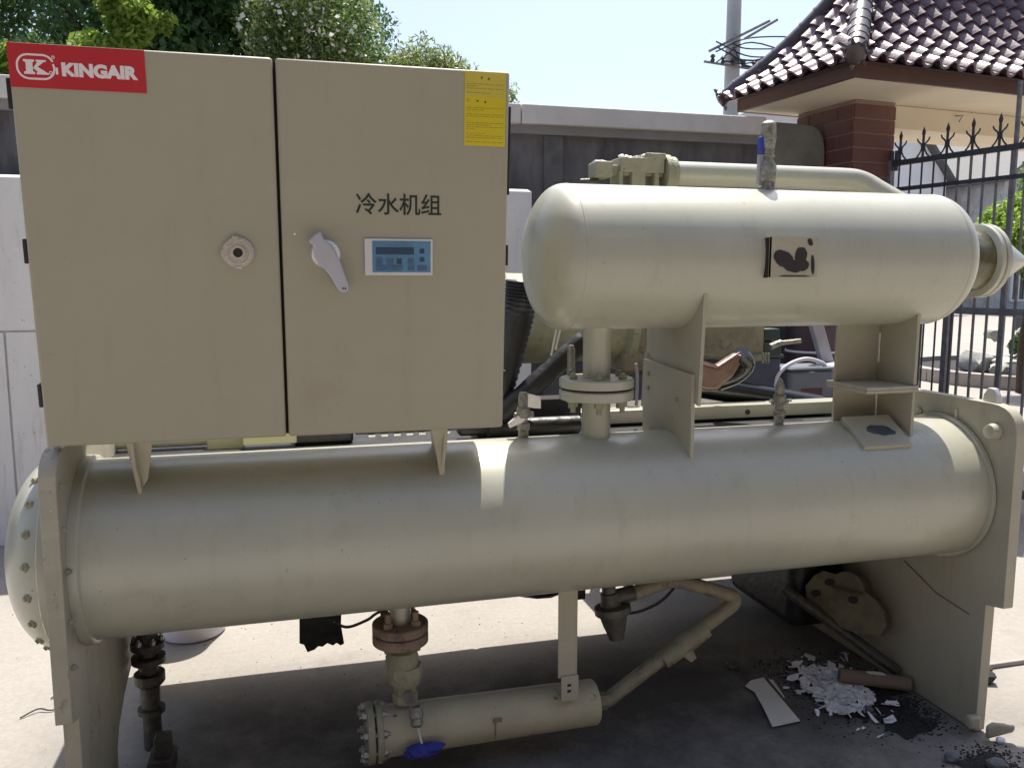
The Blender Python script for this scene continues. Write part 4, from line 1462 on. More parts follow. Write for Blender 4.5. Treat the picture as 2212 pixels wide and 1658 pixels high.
mb1 = MB(); mb1.bb(1.55, 3.25, 3.72, 4.20, .90, .93)
legs = []
for x in (1.62, 3.15):
    for y in (3.76, 4.16):
        q = MB(); q.bb(x - .02, x + .02, y - .02, y + .02, 0, .90)
        legs.append(('leg', q, M['steel_dark'], .003))
simple_thing('work_bench', (2.4, 3.95, 0), 'dark steel bench behind the machine carrying the tool case', 'bench', [('bench_top', mb1, M['steel_dark'], .004)] + legs)
mb1 = MB(); mb1.prism([(0, 0), (.075, 0), (-.10, .47), (-.175, .47)], (2.93, 3.98, .93), (1, 0, 0), (0, 0, 1), -.04)
mb1b = MB(); mb1b.prism([(0, 0), (.07, 0), (.05, .12), (.005, .17)], (2.91, 3.90, .93), (1, 0, 0), (0, 0, 1), -.03)
mb2 = MB(); mb2.bb(2.80, 3.06, 3.82, 3.97, 1.105, 1.135)
mb3 = MB(); mb3.bb(2.81, 2.99, 3.84, 3.95, 1.03, 1.105)
simple_thing('steel_stand', (2.9, 3.95, .93), 'grey steel stand with slanted arm and white flat top', 'stand',
             [('slanted_arm', mb1, M['grey_steel'], .004), ('foot', mb1b, M['grey_steel'], .004), ('flat_top', mb2, M['white_plastic'], .006), ('body', mb3, M['grey_steel'], .01)])
mb1 = MB(); mb1.lathe((3.02, 4.3, .0), (0, 0, 1), [(0, .16), (1.18, .16), (1.19, .165), (1.36, .165)], 24)
mb2 = MB(); mb2.lathe((3.02, 4.3, 1.165), (0, 0, 1), [(0, .168), (.012, .168)], 24)
simple_thing('oil_drum', (3.02, 4.3, 0), 'tall dark maroon drum with a pale hoop behind the slanted arm', 'drum', [('body', mb1, mat('dark maroon metal', (.06, .035, .045), .45, var=.2), 0), ('hoop', mb2, M['white_plastic'], 0)])
# dark tarpaulin-covered crate
mb = MB(); mb.bb(2.10, 3.35, 4.55, 4.95, 0, 1.72)
o = build('dark_crate', mb, mat('charcoal sheet', (.055, .055, .062), .6, var=.2, vscale=3), None, bevel=.02)
tag(o, 'tall charcoal grey crate standing against the boundary wall', 'crate')

# white enclosure against the wall (drawn to a 1:1.15 plan)
FAR[0] = 1.15
t = thing('white_enclosure', (-.6, 5.0, 0), 'white painted sheet metal enclosure standing against the boundary wall', 'enclosure')
def wp(x0, x1, z0, z1):
    q = MB(); q.bb(x0, x1, 4.742, 4.76, z0, z1)
    build('front_panel', q, M['white_panel'], t, bevel=.004)
mb = MB(); mb.bb(-3.2, 1.40, 4.76, 5.12, 0, 2.115)
build('housing', mb, M['white_panel'], t, bevel=.03)
wp(-3.19, -2.0, 1.335, 2.10); wp(-1.99, -.60, 1.335, 2.10); wp(-.59, 1.39, 1.335, 2.10)
wp(-3.19, -2.0, .03, 1.325); wp(-1.99, -1.41, .03, 1.325); wp(-1.40, -.60, .03, 1.325); wp(-.59, 1.39, .03, 1.325)
mb = MB()
rg = random.Random(8)
for k in range(6):
    x = -1.62 + rg.uniform(0, .16); z = 1.90 + rg.uniform(0, .10)
    mb.tube([(x, 4.738, z), (x + rg.uniform(-.04, .06), 4.738, z + rg.uniform(-.04, .04)), (x + rg.uniform(-.02, .08), 4.738, z + rg.uniform(-.03, .05))], .003, 4)
build('scribble', mb, M['steel_dark'], t)

# boundary wall
t = thing('boundary_wall', (0, 5.2, 0), 'dark grey rendered boundary wall with pale concrete coping', 'wall')
mb = MB(); mb.bb(-14, 3.42, 5.20, 5.42, 0, 2.50)
wl = build('wall_face', mb, M['wall'], t)
x = -14.0
k = 0
while x < 3.16:
    x1 = min(x + 1.93, 3.16)
    mb = MB(); mb.bb(x, x1 - .006, 5.13, 5.49, 2.555 + random.uniform(-.001, .001), 2.675)
    build('coping_stone', mb, M['coping'], t, bevel=.010)
    x = x1
mb = MB(); mb.bb(-14, 3.16, 5.165, 5.455, 2.50, 2.555)
build('coping_bed', mb, M['wall_light'], t)
for x0 in (-5.2, 1.60):
    mb = MB(); mb.bb(x0, x0 + .13, 5.185, 5.20, 0, 2.50)
    build('pilaster', mb, M['wall_mid'], t, bevel=.004)
# rounded end pier
mb = MB()
mb.prism([(3.165, 2.36), (3.165, 2.64), (3.42, 2.635), (3.50, 2.625), (3.54, 2.60), (3.575, 2.55), (3.592, 2.48), (3.595, 2.40), (3.595, 2.36)], (0, 5.46, 0), (1, 0, 0), (0, 0, 1), .36)
build('pier_cap', mb, mat('olive grey render', (.17, .17, .155), .85, var=.3, vscale=3), t, bevel=.004)
mb = MB(); mb.bb(3.42, 3.585, 5.14, 5.44, 0, 2.357)
build('pier', mb, M['wall_light'], t)

FAR[0] = None
# ================================================================== gatehouse
RA = radians(-6.0)
A = Vector((-sin(radians(6.0)), cos(radians(6.0)), 0))
B = Vector((cos(radians(6.0)), sin(radians(6.0)), 0))
NC = Vector((3.718, 4.983, 0))
def G(b, a, z):
    p = NC + A * a + B * b
    return Vector((p.x, p.y, z))
gh = thing('gatehouse', tuple(NC), 'brick gatehouse with curved purple tiled roof and cream beams', 'gatehouse')
GR = Matrix((B, A, Vector((0, 0, 1)))).transposed()
def gbox(name, b0, b1, a0, a1, z0, z1, m, parent=gh, bev=.003):
    q = MB()
    q.box(G((b0 + b1) / 2, (a0 + a1) / 2, (z0 + z1) / 2), (b1 - b0, a1 - a0, z1 - z0), GR)
    return build(name, q, m, parent, bevel=bev)
PB0, PB1, PA0, PA1 = .525, .925, .548, 1.20
pil = gbox('pillar', PB0 + .006, PB1 - .006, PA0 + .006, PA1 - .006, 0, 2.94, M['mortar'], bev=0)
# bricks: one course = 0.108 m; side face two bricks, front face one and a half
CHT = .1075
q = MB(); q.box((0, 0, 0), (1, 1, 1))
def brick_mesh(l, d, h):
    q = MB(); q.box((0, 0, 0), (l, d, h))
    me = bpy.data.meshes.new('brick')
    me.from_pydata(q.v, [], q.f)
    me.materials.append(M['brick'])
    bm = bmesh.new(); bm.from_mesh(me)
    bmesh.ops.recalc_face_normals(bm, faces=bm.faces)
    bmesh.ops.bevel(bm, geom=list(bm.edges), offset=.002, segments=1, affect='EDGES')
    bm.to_mesh(me); bm.free()
    return me
bm_cache = {}
def put_brick(b0, b1, a0, a1, z0):
    l, d = round(b1 - b0, 3), round(a1 - a0, 3)
    if (l, d) not in bm_cache:
        bm_cache[(l, d)] = brick_mesh(l, d, CHT - .010)
    o = bpy.data.objects.new('brick', bm_cache[(l, d)])
    COL.objects.link(o)
    o.parent = pil
    c = G((b0 + b1) / 2, (a0 + a1) / 2, z0 + CHT / 2) - NC
    j = random.uniform(-.0012, .0012)
    o.location = (c.x + j * 1.5, c.y - j * 1.5, c.z)
    o.rotation_euler = (0, 0, radians(6) + random.uniform(-.002, .002))
nz_ = int(2.94 / CHT)
T = .03
for i in range(nz_):
    z0 = i * CHT + .008
    if z0 < 1.25:
        continue
    if i % 2:
        put_brick(PB0, PB1, PA0, PA0 + T, z0)
        put_brick(PB0, PB0 + T, PA0 + T + .008, PA0 + .33, z0)
        put_brick(PB0, PB0 + T, PA0 + .338, PA1, z0)
    else:
        put_brick(PB0, PB1, PA0, PA0 + T, z0)
        put_brick(PB0, PB0 + T, PA0 + T + .008, PA0 + .18, z0)
        put_brick(PB0, PB0 + T, PA0 + .188, PA0 + .50, z0)
        put_brick(PB0, PB0 + T, PA0 + .508, PA1, z0)
    put_brick(PB1 - T, PB1, PA0 + T + .008, PA1, z0)
q = MB(); q.box(G((PB0 + PB1) / 2, (PA0 + PA1) / 2, .62), (PB1 - PB0 + .004, PA1 - PA0 + .004, 1.24), GR)
build('plinth', q, M['brick'], gh)
# far pillar
gbox('pillar', 4.2, 4.6, PA0, PA1, 0, 2.94, M['brick'])
# beam, soffit and fascia
gbox('beam', PB1 + .004, 4.196, .62, 1.12, 2.765, 2.938, M['cream'])
q = MB(); q.tube([G(1.60, .60, 2.895), G(1.66, .585, 2.90), G(1.64, .60, 2.85)], .004, 5)
build('loose_wire', q, M['iron'], gh)
RL, RW = 5.2, 1.30
gbox('soffit', .03, RL - .03, .03, RW - .03, 2.941, 2.985, M['cream'])
gbox('fascia', 0, RL, 0, .029, 2.938, 3.035, M['fascia'])
gbox('fascia', 0, RL, RW - .029, RW, 2.938, 3.035, M['fascia'])
gbox('fascia', 0, .0295, .0295, RW - .0295, 2.938, 3.035, M['fascia'])
gbox('fascia', RL - .0295, RL, .0295, RW - .0295, 2.938, 3.035, M['fascia'])
# roof surface: height over inset distance s (0 eave .. 0.65 ridge)
HWID = RW / 2
OVER = .075
def rz(s):
    t = (s + OVER) / (HWID + OVER)
    return 3.035 + .90 * (.58 * t + .42 * t * t)
mb = MB()
ns = 8
ss = [-OVER + (HWID + OVER) * i / ns for i in range(ns + 1)]
rings = []
for s_ in ss:
    z = rz(s_) - .012
    rings.append([G(s_, s_, z), G(RL - s_, s_, z), G(RL - s_, RW - s_, z), G(s_, RW - s_, z)])
vs = [p for r_ in rings for p in r_]
fs = []
for i in range(ns):
    for k in range(4):
        fs.append((i * 4 + k, i * 4 + (k + 1) % 4, (i + 1) * 4 + (k + 1) % 4, (i + 1) * 4 + k))
fs.append((3, 2, 1, 0))
mb.add(vs, fs)
roof = build('roof', mb, M['tile_dark'], gh, smooth=20)
# S-shaped pantile
TWD, TEX = .158, .128
def tile_mesh():
    prof = []
    n = 8
    for i in range(n + 1):
        t = i / n
        x = (t - .5) * (TWD + .012)
        if t < .55:
            z = .046 * sin(pi * t / .55)
        else:
            z = -.012 * sin(pi * (t - .55) / .45)
        prof.append((x, z))
    L_ = TEX + .03
    vs = []
    for y, dz in ((0, .024), (L_, -.004)):
        for x, z in prof:
            vs.append((x, y, z + dz))
    for y, dz in ((0, .024), (L_, -.004)):
        for x, z in prof:
            vs.append((x, y, z + dz - .020))
    m_ = n + 1
    fs = []
    for i in range(n):
        fs.append((i, i + 1, m_ + i + 1, m_ + i))
        fs.append((2 * m_ + i, 3 * m_ + i, 3 * m_ + i + 1, 2 * m_ + i + 1))
        fs.append((i, 2 * m_ + i, 2 * m_ + i + 1, i + 1))
    me = bpy.data.meshes.new('roof_tile')
    me.from_pydata(vs, [], fs)
    me.materials.append(M['tile'])
    bm = bmesh.new(); bm.from_mesh(me)
    bmesh.ops.recalc_face_normals(bm, faces=bm.faces)
    bm.to_mesh(me); bm.free()
    me.polygons.foreach_set('use_smooth', [True] * len(me.polygons))
    me.set_sharp_from_angle(angle=radians(50))
    return me
tme = tile_mesh()
def lay(side):
    # arc length stations up the slope
    st = []
    s_ = -OVER - .02
    while s_ < HWID - .03:
        dz = (rz(s_ + .01) - rz(s_)) / .01
        st.append((s_, math.atan(dz)))
        s_ += TEX / sqrt(1 + dz * dz)
    if side == 'front':
        w0, w1 = -OVER, 4.0
    else:
        w0, w1 = -OVER, RW + OVER
    for s_, an in st:
        n = int((w1 - w0) / TWD) + 1
        for k in range(n):
            u = w0 + (k + .5) * TWD
            lim0 = s_ - .01
            if side == 'front':
                if u < lim0 or u > 3.4:
                    continue
                p = G(u, s_, rz(s_) + .006)
                xd, yh = B, A
            else:
                if u < lim0 + .01 or u > RW - s_ + .01:
                    continue
                p = G(s_, u, rz(s_) + .006)
                xd, yh = -A, B
            yd = (yh * cos(an) + Vector((0, 0, 1)) * sin(an)).normalized()
            zd = xd.cross(yd).normalized()
            Rm = Matrix((xd, yd, zd)).transposed()
            o = bpy.data.objects.new('roof_tile', tme)
            COL.objects.link(o)
            o.parent = roof
            o.location = p - NC + zd * random.uniform(-.001, .002)
            o.rotation_euler = (Rm @ Matrix.Rotation(random.uniform(-.015, .015), 3, 'Z')).to_euler()
lay('front')
lay('side')
# ridge and hips
def hip(b0, a0, b1, a1):
    pts = []
    for i in range(11):
        t = i / 10
        s_ = -OVER + (HWID + OVER) * t
        b = b0 + (b1 - b0) * t; a = a0 + (a1 - a0) * t
        pts.append(G(b, a, rz(s_) + .035))
    q = MB()
    q.tube(pts, .07, 14, rs=[.05] + [.072] * 10)
    h_ = build('hip_ridge', q, M['tile_dark'], gh, smooth=60)
    q = MB()
    for i in range(1, 10):
        d_ = (pts[i + 1] - pts[i - 1]).normalized()
        q.lathe(pts[i], d_, [(-.008, .077), (.008, .077)], 14)
    build('ridge_collar', q, M['tile_dark'], h_)
    # upturned ornament at the eave
    q = MB()
    d_ = (pts[0] - pts[1]).normalized()
    q.lathe(pts[0] + d_ * .0, d_, [(0, .06), (.03, .075), (.05, .06), (.06, .02)], 10)
    for k in range(7):
        an = 2 * pi * k / 7
        _, u, v = frame(d_)
        c = pts[0] + d_ * .03 + u * .072 * cos(an) + v * .072 * sin(an)
        q.lathe(c, u * cos(an) + v * sin(an) + d_ * .3, [(0, .016), (.02, .012), (.036, .002)], 6)
    build('ridge_ornament', q, M['tile_dark'], h_)
hip(-OVER, -OVER, HWID, HWID)
hip(-OVER, RW + OVER, HWID, HWID)
gbox('ridge', HWID - .05, RL - HWID, HWID - .06, HWID + .06, rz(HWID) - .14, rz(HWID) + .10, M['fascia'])
gbox('ridge_cap', HWID - .08, RL - HWID, HWID - .09, HWID + .09, rz(HWID) + .10, rz(HWID) + .13, M['tile_dark'])

# ================================================================== iron gate
g0 = Vector((4.552, 5.63, 0)); g1 = Vector((4.93, 3.86, 0))
gd = (g1 - g0).normalized(); gl = (g1 - g0).length
gt = thing('iron_gate', tuple(g0), 'black iron gate leaf with spear finials swung open beside the pillar', 'gate')
def gp(s_, z):
    p = g0 + gd * s_
    return Vector((p.x, p.y, z))
GM = Matrix((gd, Vector((-gd.y, gd.x, 0)), Vector((0, 0, 1)))).transposed()
def gbar(name, s0, s1, z0, z1, th, m, parent=gt):
    q = MB(); q.box(gp((s0 + s1) / 2, (z0 + z1) / 2), (s1 - s0, th, z1 - z0), GM)
    return build(name, q, m, parent)
for z0, z1, th in ((2.455, 2.495, .03), (2.262, 2.292, .025), (1.345, 1.39, .03), (.10, .16, .03)):
    gbar('gate_rail', 0, gl, z0, z1, th, M['iron'] if z0 > 1.5 else M['iron_grey'])
gbar('gate_post', -.03, .03, 0, 2.5, .05, M['iron_grey'])
gbar('gate_post', .555, .595, 0, 1.345, .045, M['iron_grey'])
gbar('gate_post', gl - .05, gl, 0, 2.75, .05, M['iron_grey'])
gbar('gate_post', .98, 1.003, 0, 2.9, .022, M['iron_grey'])
def finial(parent):
    q = MB()
    q.cyl((0, 0, 0), (0, 0, .13), .009, seg=8)
    q.lathe((0, 0, .12), (0, 0, 1), [(0, .007), (.012, .012), (.03, .016), (.045, .009), (.062, .002)], 8, squash=.45)
    for s in (-1, 1):
        q.tube(spline([(s * .050, 0, .118), (s * .040, 0, .098), (s * .016, 0, .078), (s * .013, 0, .05), (s * .030, 0, .02), (s * .052, 0, .0)], 4), .0048, 6, rs=[.002] + [.0055] * 19 + [.003])
    q.bb(-.016, .016, -.004, .004, .058, .066)
    me = build('finial', q, M['iron'], parent, local=True)
    return me
s_ = .09
k = 0
fin0 = None
while s_ < gl - .06:
    q = MB()
    top = 2.455
    q.cyl(gp(s_, .16), gp(s_, top), .0070 if s_ < .55 else .0095, seg=8)
    bar = build('gate_bar', q, M['iron'] if s_ < .55 else M['iron_grey'], gt)
    if k % 2 == 0:
        if fin0 is None:
            fin0 = finial(gt)
            fin0.rotation_euler = (0, 0, atan2(gd.y, gd.x))
            fin0.location = gp(s_, 2.495) - g0
            fin0.scale = (1.05, 1, 1.2)
        else:
            copyobj(fin0, gt, gp(s_, 2.495) - g0, (0, 0, atan2(gd.y, gd.x)))
    s_ += .098
    k += 1
for z in (2.50,):
    for s_ in (.02, .06):
        q = MB(); q.cyl(gp(s_, 2.42), gp(s_, 2.57), .015, seg=10)
        build('hinge_pin', q, M['case_dark'], gt)
# latch hanging in the gap
q = MB(); q.box((3.02, 3.45, .98), (.045, .02, .15)); q.box((3.025, 3.45, .885), (.02, .012, .03))
t = thing('latch_post', (3.02, 3.45, 0), 'grey steel hasp on a thin post seen behind the right plate', 'post')
build('hasp', q, M['grey_steel'], t, bevel=.006)
q = MB(); q.cyl((2.985, 3.46, 0), (2.985, 3.46, 1.42), .009, seg=8)
build('post', q, M['iron'], t)
for i, (x, y, h) in enumerate(((3.55, 4.05, 1.55), (3.72, 4.0, 1.6))):
    q = MB(); q.cyl((x, y, 0), (x, y, h), .009, seg=8)
    o = build('thin_iron_rod', q, M['iron'], None)
    tag(o, ('thin black iron rod standing left of the grey gate post', 'thin black iron rod standing right beside the grey gate post')[i], 'rod', 'thin rods in front of the gate')

# ================================================================== utility pole
t = thing('utility_pole', (7.08, 12.6, 0), 'grey concrete utility pole behind the wall with tangled wires', 'pole')
q = MB(); q.lathe((7.08, 12.6, 0), (0, 0, 1), [(0, .15), (8.5, .098)], 20)
build('shaft', q, M['conc_pole'], t)
q = MB()
q.cyl((6.60, 12.5, 5.18), (7.55, 12.3, 5.66), .022, seg=6)
build('cross_arm', q, M['iron_grey'], t)
q = MB()
q.cyl((6.52, 12.5, 5.02), (7.85, 12.3, 4.86), .02, seg=6)
q.cyl((7.2, 12.45, 5.40), (7.75, 12.4, 5.72), .022, seg=6)
build('cross_arm', q, M['iron_grey'], t)
rg = random.Random(21)
for k in range(9):
    x0, z0 = rg.uniform(6.65, 7.0), rg.uniform(5.0, 5.35)
    x1, z1 = rg.uniform(7.9, 9.6), rg.uniform(4.9, 6.0)
    q = MB(); q.tube(spline([(x0, 12.45, z0), (7.3, 12.4, rg.uniform(4.95, 5.45)), (x1 * .5 + 3.8, 12.4, rg.uniform(5.0, 5.5)), (x1, 12.6, z1)], 6), .012, 5)
    build('wire', q, M['iron'], t)
for k in range(7):
    x = 6.66 + k * .17
    z = 5.02 - (x - 6.52) * .12 + .01
    q = MB(); q.lathe((x, 12.5 - (x - 6.52) * .15, z), (0, 0, 1), [(0, .02), (.03, .04), (.06, .02), (.09, .045), (.12, .02)], 8)
    build('insulator', q, M['iron'], t)

# ================================================================== houses beyond the gate
FAR[0] = 1.9
def house(name, x0, x1, y0, y1, ze, zr, wm, label, wins):
    t = thing(name, ((x0 + x1) / 2, y0, 0), label, 'house')
    xm = (x0 + x1) / 2
    q = MB(); q.prism([(x0, 0), (x1, 0), (x1, ze), (xm, zr), (x0, ze)], (0, y1, 0), (1, 0, 0), (0, 0, 1), y1 - y0)
    build('wall', q, wm, t)
    for sgn, xa in ((-1, x0), (1, x1)):
        q = MB()
        dx = xa - xm
        L_ = 1.06
        q.prism([(xm, zr + .02), (xm + dx * L_, zr + .02 - (zr - ze) * L_), (xm + dx * L_, zr + .12 - (zr - ze) * L_), (xm, zr + .14)], (0, y1 + .2, 0), (1, 0, 0), (0, 0, 1), y1 - y0 + .4)
        build('roof', q, M['roof_grey'], t)
    for (wx, wz, ww, wh) in wins:
        q = MB()
        for a, b_, c, d in ((wx - .05, wx + ww + .05, wz - .05, wz), (wx - .05, wx + ww + .05, wz + wh, wz + wh + .05), (wx - .05, wx, wz, wz + wh), (wx + ww, wx + ww + .05, wz, wz + wh), (wx + ww / 2 - .02, wx + ww / 2 + .02, wz, wz + wh)):
            q.bb(a, b_, y0 - .05, y0 - .002, c, d)
        f_ = build('window', q, M['frame_white'], t)
        q = MB(); q.bb(wx, wx + ww, y0 - .02, y0 - .004, wz, wz + wh)
        build('pane', q, M['glass'], f_)
house('gabled_house', 11.2, 15.2, 16.8, 24, 3.9, 6.3, M['house_white'], 'pale rendered house whose roof slopes down behind the pillar', [(14.05, 2.6, .45, .9), (14.75, 1.9, .35, .9)])
house('stone_house', 15.9, 20.5, 15.8, 23, 3.85, 5.6, M['house_grey'], 'grey stone house with a dark gable roof seen through the gate', [(16.35, 3.0, .25, .5), (16.3, 1.1, .35, 1.2), (17.2, 2.2, .5, .8)])
house('low_annex', 14.9, 16.2, 18.5, 22, 3.3, 3.6, M['house_white'], 'low pale annex between the gabled house and the stone house', [(15.1, 1.6, .3, .6)])

FAR[0] = None
# unseen dark block added behind the viewer to cut sky light on the machine
t = thing('sky_blocker', (2, -9, 0), 'added dark block behind the viewer, out of view, that cuts the sky light', 'light blocker')
q = MB(); q.bb(-32, 34, -22, -8.5, 0, 10.5)
build('wall', q, mat('dark blocker face', (.085, .06, .05), .85, var=.2, vscale=1.5), t)  # body of the added sky blocker
q = MB(); q.bb(-32.4, 34.4, -22.4, -8.2, 10.5, 10.8)
build('blocker_rim', q, M['coping'], t)
for k in range(12):
    for z in (1.2, 4.4, 7.6):
        q = MB(); q.bb(-29 + k * 5.2, -26.8 + k * 5.2, -8.5, -8.46, z, z + 1.7)
        build('window', q, M['glass'], t)
# ================================================================== foliage
def leaves(name, lumps, n, size, m, parent, aspect=2.2, droop=.3, seed=1, hollow=.55, extra=None):
    r_ = np.random.default_rng(seed)
    wts = np.array([l[1][0] * l[1][1] * l[1][2] for l in lumps]) ** .66
    wts /= wts.sum()
    idx = r_.choice(len(lumps), n, p=wts)
    C = np.array([l[0] for l in lumps])[idx]
    Rr = np.array([l[1] for l in lumps])[idx]
    d = r_.normal(size=(n, 3))
    d /= np.linalg.norm(d, axis=1)[:, None]
    rad = hollow + (1.05 - hollow) * r_.random(n) ** .8
    P_ = C + Rr * d * rad[:, None]
    # twig direction
    t = r_.normal(size=(n, 3))
    t[:, 2] -= droop
    t /= np.linalg.norm(t, axis=1)[:, None]
    nn = r_.normal(size=(n, 3)) + np.array([0, -.2, .8])
    nn -= t * (nn * t).sum(1)[:, None]
    nn /= np.linalg.norm(nn, axis=1)[:, None]
    sd_ = np.cross(t, nn)
    L_ = (size * r_.uniform(.6, 1.25, n))[:, None]
    W_ = L_ / aspect
    v0 = P_ - t * L_ * .5
    v1 = P_ + sd_ * W_ * .5 - nn * W_ * .12
    v2 = P_ + t * L_ * .5
    v3 = P_ - sd_ * W_ * .5 - nn * W_ * .12
    V = np.stack([v0, v1, v2, v3], 1).reshape(-1, 3)
    o3 = np.array(ORG[parent.name])
    V = V - o3
    me = bpy.data.meshes.new(name)
    me.vertices.add(4 * n)
    me.vertices.foreach_set('co', V.ravel())
    me.loops.add(4 * n)
    me.loops.foreach_set('vertex_index', np.arange(4 * n))
    me.polygons.add(n)
    me.polygons.foreach_set('loop_start', np.arange(0, 4 * n, 4))
    me.polygons.foreach_set('loop_total', np.full(n, 4))
    me.materials.append(m)
    me.update()
    me.validate()
    o = put(name, me, parent, (0, 0, 0))
    return o
def lumpset(c, R, n, r0, r1, seed):
    g = random.Random(seed)
    out = []
    for k in range(n):
        while True:
            d = Vector((g.uniform(-1, 1), g.uniform(-1, 1), g.uniform(-1, 1)))
            if d.length < 1:
                break
        r = g.uniform(r0, r1)
        out.append(((c[0] + d.x * R[0], c[1] + d.y * R[1], c[2] + d.z * R[2]), (r, r, r * .75)))
    return out
def trunk(t, x, y, h, r, spread, seed):
    g = random.Random(seed)
    q = MB()
    q.tube(spline([(x, y, 0), (x + g.uniform(-.1, .1), y, h * .4), (x + g.uniform(-.2, .2), y, h)]), r, 10, rs=[r * (1.2 - .7 * i / 17) for i in range(17)])
    for k in range(6):
        a = g.uniform(0, 2 * pi)
        z = h * g.uniform(.45, .95)
        q.tube(spline([(x, y, z), (x + cos(a) * spread * .5, y + sin(a) * spread * .4, z + .5), (x + cos(a) * spread, y + sin(a) * spread * .7, z + 1.1)]), r * .4, 6, rs=[r * .4 * (1 - .07 * i) for i in range(17)])
    build('trunk', q, M['bark'], t)
t = thing('dark_tree', (-1.7, 11.0, 0), 'dense dark green tree filling the sky left above the cabinet', 'tree')
trunk(t, -1.7, 11.0, 4.6, .16, 1.6, 1)
leaves('crown', lumpset((-1.9, 11.0, 5.0), (2.6, 1.0, 1.9), 46, .45, .85, 2), 34000, .11, M['leaf_dark'], t, 2.0, .4, 3)
t = thing('dark_tree', (.55, 10.8, 0), 'dark fine leaved tree between the yellow green tree and the flowering shrub', 'tree')
trunk(t, .15, 10.8, 4.4, .14, 1.2, 5)
leaves('crown', lumpset((.0, 10.8, 4.9), (1.05, .8, 1.7), 30, .35, .6, 6), 26000, .075, M['leaf_dark'], t, 2.2, .3, 7)
t = thing('yellow_green_tree', (-1.4, 9.2, 0), 'yellow green broad leaved sapling in front of the dark tree', 'tree')
trunk(t, -1.4, 9.2, 3.4, .07, .8, 8)
leaves('crown', lumpset((-1.95, 9.2, 3.72), (1.35, .3, .22), 14, .12, .26, 9) + lumpset((-1.45, 9.2, 4.3), (.20, .2, .45), 9, .12, .22, 10) + lumpset((-1.32, 9.1, 4.05), (.25, .2, .18), 8, .12, .2, 61), 8500, .095, M['leaf_bright'], t, 2.1, .9, 11, .3)
leaves('crown', lumpset((-1.9, 9.4, 3.6), (1.5, .3, .3), 12, .2, .35, 19), 9000, .07, M['leaf_mid'], t, 2.1, .7, 12, .3)
t = thing('flowering_shrub', (.75, 9.3, 0), 'tall flowering shrub dotted with white blossoms above the cabinet', 'shrub')
trunk(t, .6, 9.3, 3.4, .08, .8, 13)
fl = lumpset((.42, 9.3, 4.0), (.62, .4, .8), 24, .26, .42, 14) + [((.93, 9.3, 3.75), (.34, .3, .34)), ((.80, 9.3, 4.1), (.3, .3, .3)), ((.65, 9.3, 4.45), (.3, .3, .3))]
leaves('crown', fl, 11000, .062, M['leaf_mid'], t, 2.4, .2, 15, .4)
leaves('young_leaves', fl, 9000, .055, M['leaf_pale'], t, 2.4, .2, 35, .8)
leaves('blossom', fl[:18], 800, .060, M['petal'], t, 1.15, 0, 16, .85)
t = thing('pale_shrub', (1.6, 8.9, 0), 'pale green bamboo like shrub above the middle of the cabinet top', 'shrub')
trunk(t, 1.6, 8.9, 3.0, .05, .5, 17)
lp_ = lumpset((1.50, 8.9, 3.62), (.50, .3, .28), 14, .16, .28, 18) + [((1.42, 8.9, 3.86), (.22, .2, .26)), ((1.85, 8.9, 3.70), (.25, .2, .17)), ((1.22, 8.9, 3.72), (.14, .15, .18))]
leaves('crown', lp_, 7500, .075, M['leaf_pale'], t, 4.2, -.5, 20, .3)
q = MB()
g = random.Random(31)
for k in range(16):
    x = g.uniform(1.2, 2.05); z = 3.85 - abs(x - 1.45) * .4
    q.tube(spline([(x, 8.85, z - .3), (x + g.uniform(-.03, .03), 8.85, z), (x + g.uniform(-.08, .08), 8.85, z + g.uniform(.05, .16))]), .005, 4)
build('twigs', q, M['bark'], t)
t = thing('small_bush', (2.25, 8.6, 0), 'small pale bush behind the wall coping beside the yellow sticker', 'bush')
trunk(t, 2.2, 8.6, 2.4, .04, .2, 23)
leaves('crown', [((2.17, 8.6, 3.35), (.26, .2, .30)), ((2.25, 8.6, 3.1), (.2, .2, .3)), ((2.15, 8.6, 2.8), (.35, .2, .5))], 2600, .07, M['leaf_pale'], t, 2.6, 0, 24, .3)
# greenery beyond the gate
t = thing('garden_tree', (9.9, 9.3, 0), 'bright green garden tree seen through the gate bars', 'tree')
trunk(t, 9.9, 9.3, 2.2, .06, .5, 25)
leaves('crown', lumpset((9.75, 9.3, 2.15), (.35, .4, .75), 12, .2, .38, 26), 7000, .085, M['leaf_bright'], t, 2.0, .3, 27, .4)
t = thing('garden_tree', (11.6, 10.0, 0), 'dark green garden tree at the right edge behind the gate', 'tree')
trunk(t, 11.6, 10.0, 2.6, .07, .5, 28)
leaves('crown', lumpset((11.2, 10.2, 2.5), (.6, .5, 1.0), 12, .3, .5, 29), 7000, .09, M['leaf_mid'], t, 2.0, .3, 30, .4)
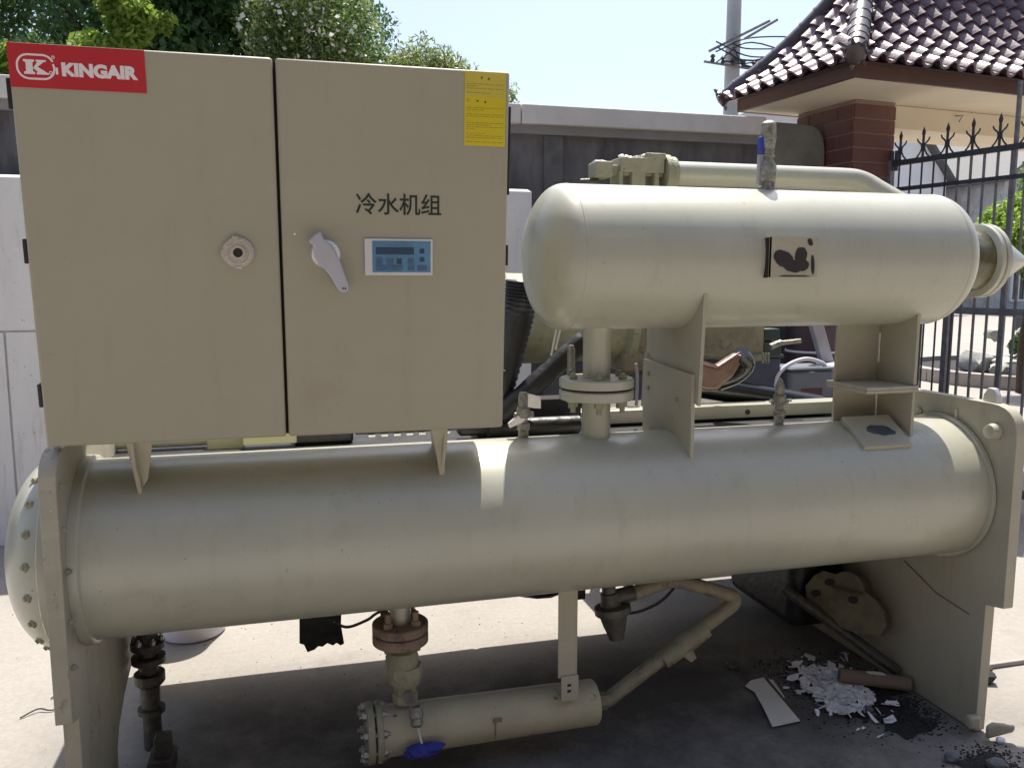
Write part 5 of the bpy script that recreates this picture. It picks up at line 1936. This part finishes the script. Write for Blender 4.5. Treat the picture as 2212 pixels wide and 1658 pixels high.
# planter bed
pc = Vector((11.5, 10.7, 0))
t = thing('flower_bed', tuple(pc), 'round kerbed flower bed with pale rocks beyond the gate', 'flower bed')
for k in range(22):
    a0 = 2 * pi * k / 22; a1 = 2 * pi * (k + .96) / 22
    q = MB()
    P8 = []
    for r in (1.75, 1.95):
        for a in (a0, a1):
            P8.append((pc.x + r * cos(a), pc.y + r * sin(a)))
    poly = [P8[0], P8[1], P8[3], P8[2]]
    q.prism(poly, (0, 0, 0), (1, 0, 0), (0, 1, 0), .20)
    build('kerb_stone', q, M['curb'], t, bevel=.008)
q = MB(); q.lathe(pc, (0, 0, 1), [(0, 1.75), (.12, 1.75)], 32)
build('soil', q, M['dirt'], t)
g = random.Random(41)
for k in range(16):
    q = MB()
    a = g.uniform(0, 2 * pi); r = g.uniform(.2, 1.5)
    s_ = g.uniform(.12, .28)
    q.blob((pc.x + r * cos(a), pc.y + r * sin(a), .12 + s_ * .5 + (.5 if r < .7 else 0)), (s_, s_, s_ * .8), .2, 2, rg=g)
    build('rock', q, M['rock'], t)
t = thing('bed_plant', (10.9, 9.6, 0), 'green leafy plant growing in the round flower bed', 'plant')
q = MB(); q.tube([(10.9, 9.6, .1), (10.9, 9.6, .5)], .03, 6)
build('stem', q, M['bark'], t)
leaves('foliage', lumpset((10.9, 9.6, .55), (.8, .35, .22), 12, .15, .28, 42), 2600, .14, M['leaf_mid'], t, 2.0, -.2, 43, .2)
mb = MB(); mb.bb(8.1, 8.5, 9.8, 10.2, 0, 1.05)
o = build('white_bollard', mb, M['house_white'], None, bevel=.01)
tag(o, 'square white concrete post in front of the flower bed', 'post')
# parked car beyond the flower bed
t = thing('parked_car', (18.6, 15.2, 0), 'dark parked car far beyond the flower bed and gate', 'car')
q = MB(); q.prism([(0, .35), (.05, .75), (.9, .92), (1.5, 1.38), (2.9, 1.40), (3.7, .98), (4.3, .85), (4.35, .35)], (16.6, 16.0, 0), (1, 0, 0), (0, 0, 1), 1.7)
build('body', q, mat('black car paint', (.012, .012, .014), .2, var=.1, coat=.8), t, bevel=.06, bseg=3)
q = MB(); q.prism([(1.12, .95), (1.58, 1.32), (2.8, 1.33), (3.4, .98)], (16.6, 14.29, 0), (1, 0, 0), (0, 0, 1), -.01)
build('side_window', q, M['glass'], t)
for wx in (.85, 3.5):
    q = MB(); q.lathe((16.6 + wx, 14.28, .33), (0, 1, 0), [(0, .33), (.2, .33)], 24)
    w_ = build('wheel', q, M['stick'], t)
    q = MB(); q.lathe((16.6 + wx, 14.27, .33), (0, 1, 0), [(0, .2), (.01, .2)], 16)
    build('rim', q, M['steel'], w_)
S.render.engine = 'CYCLES'
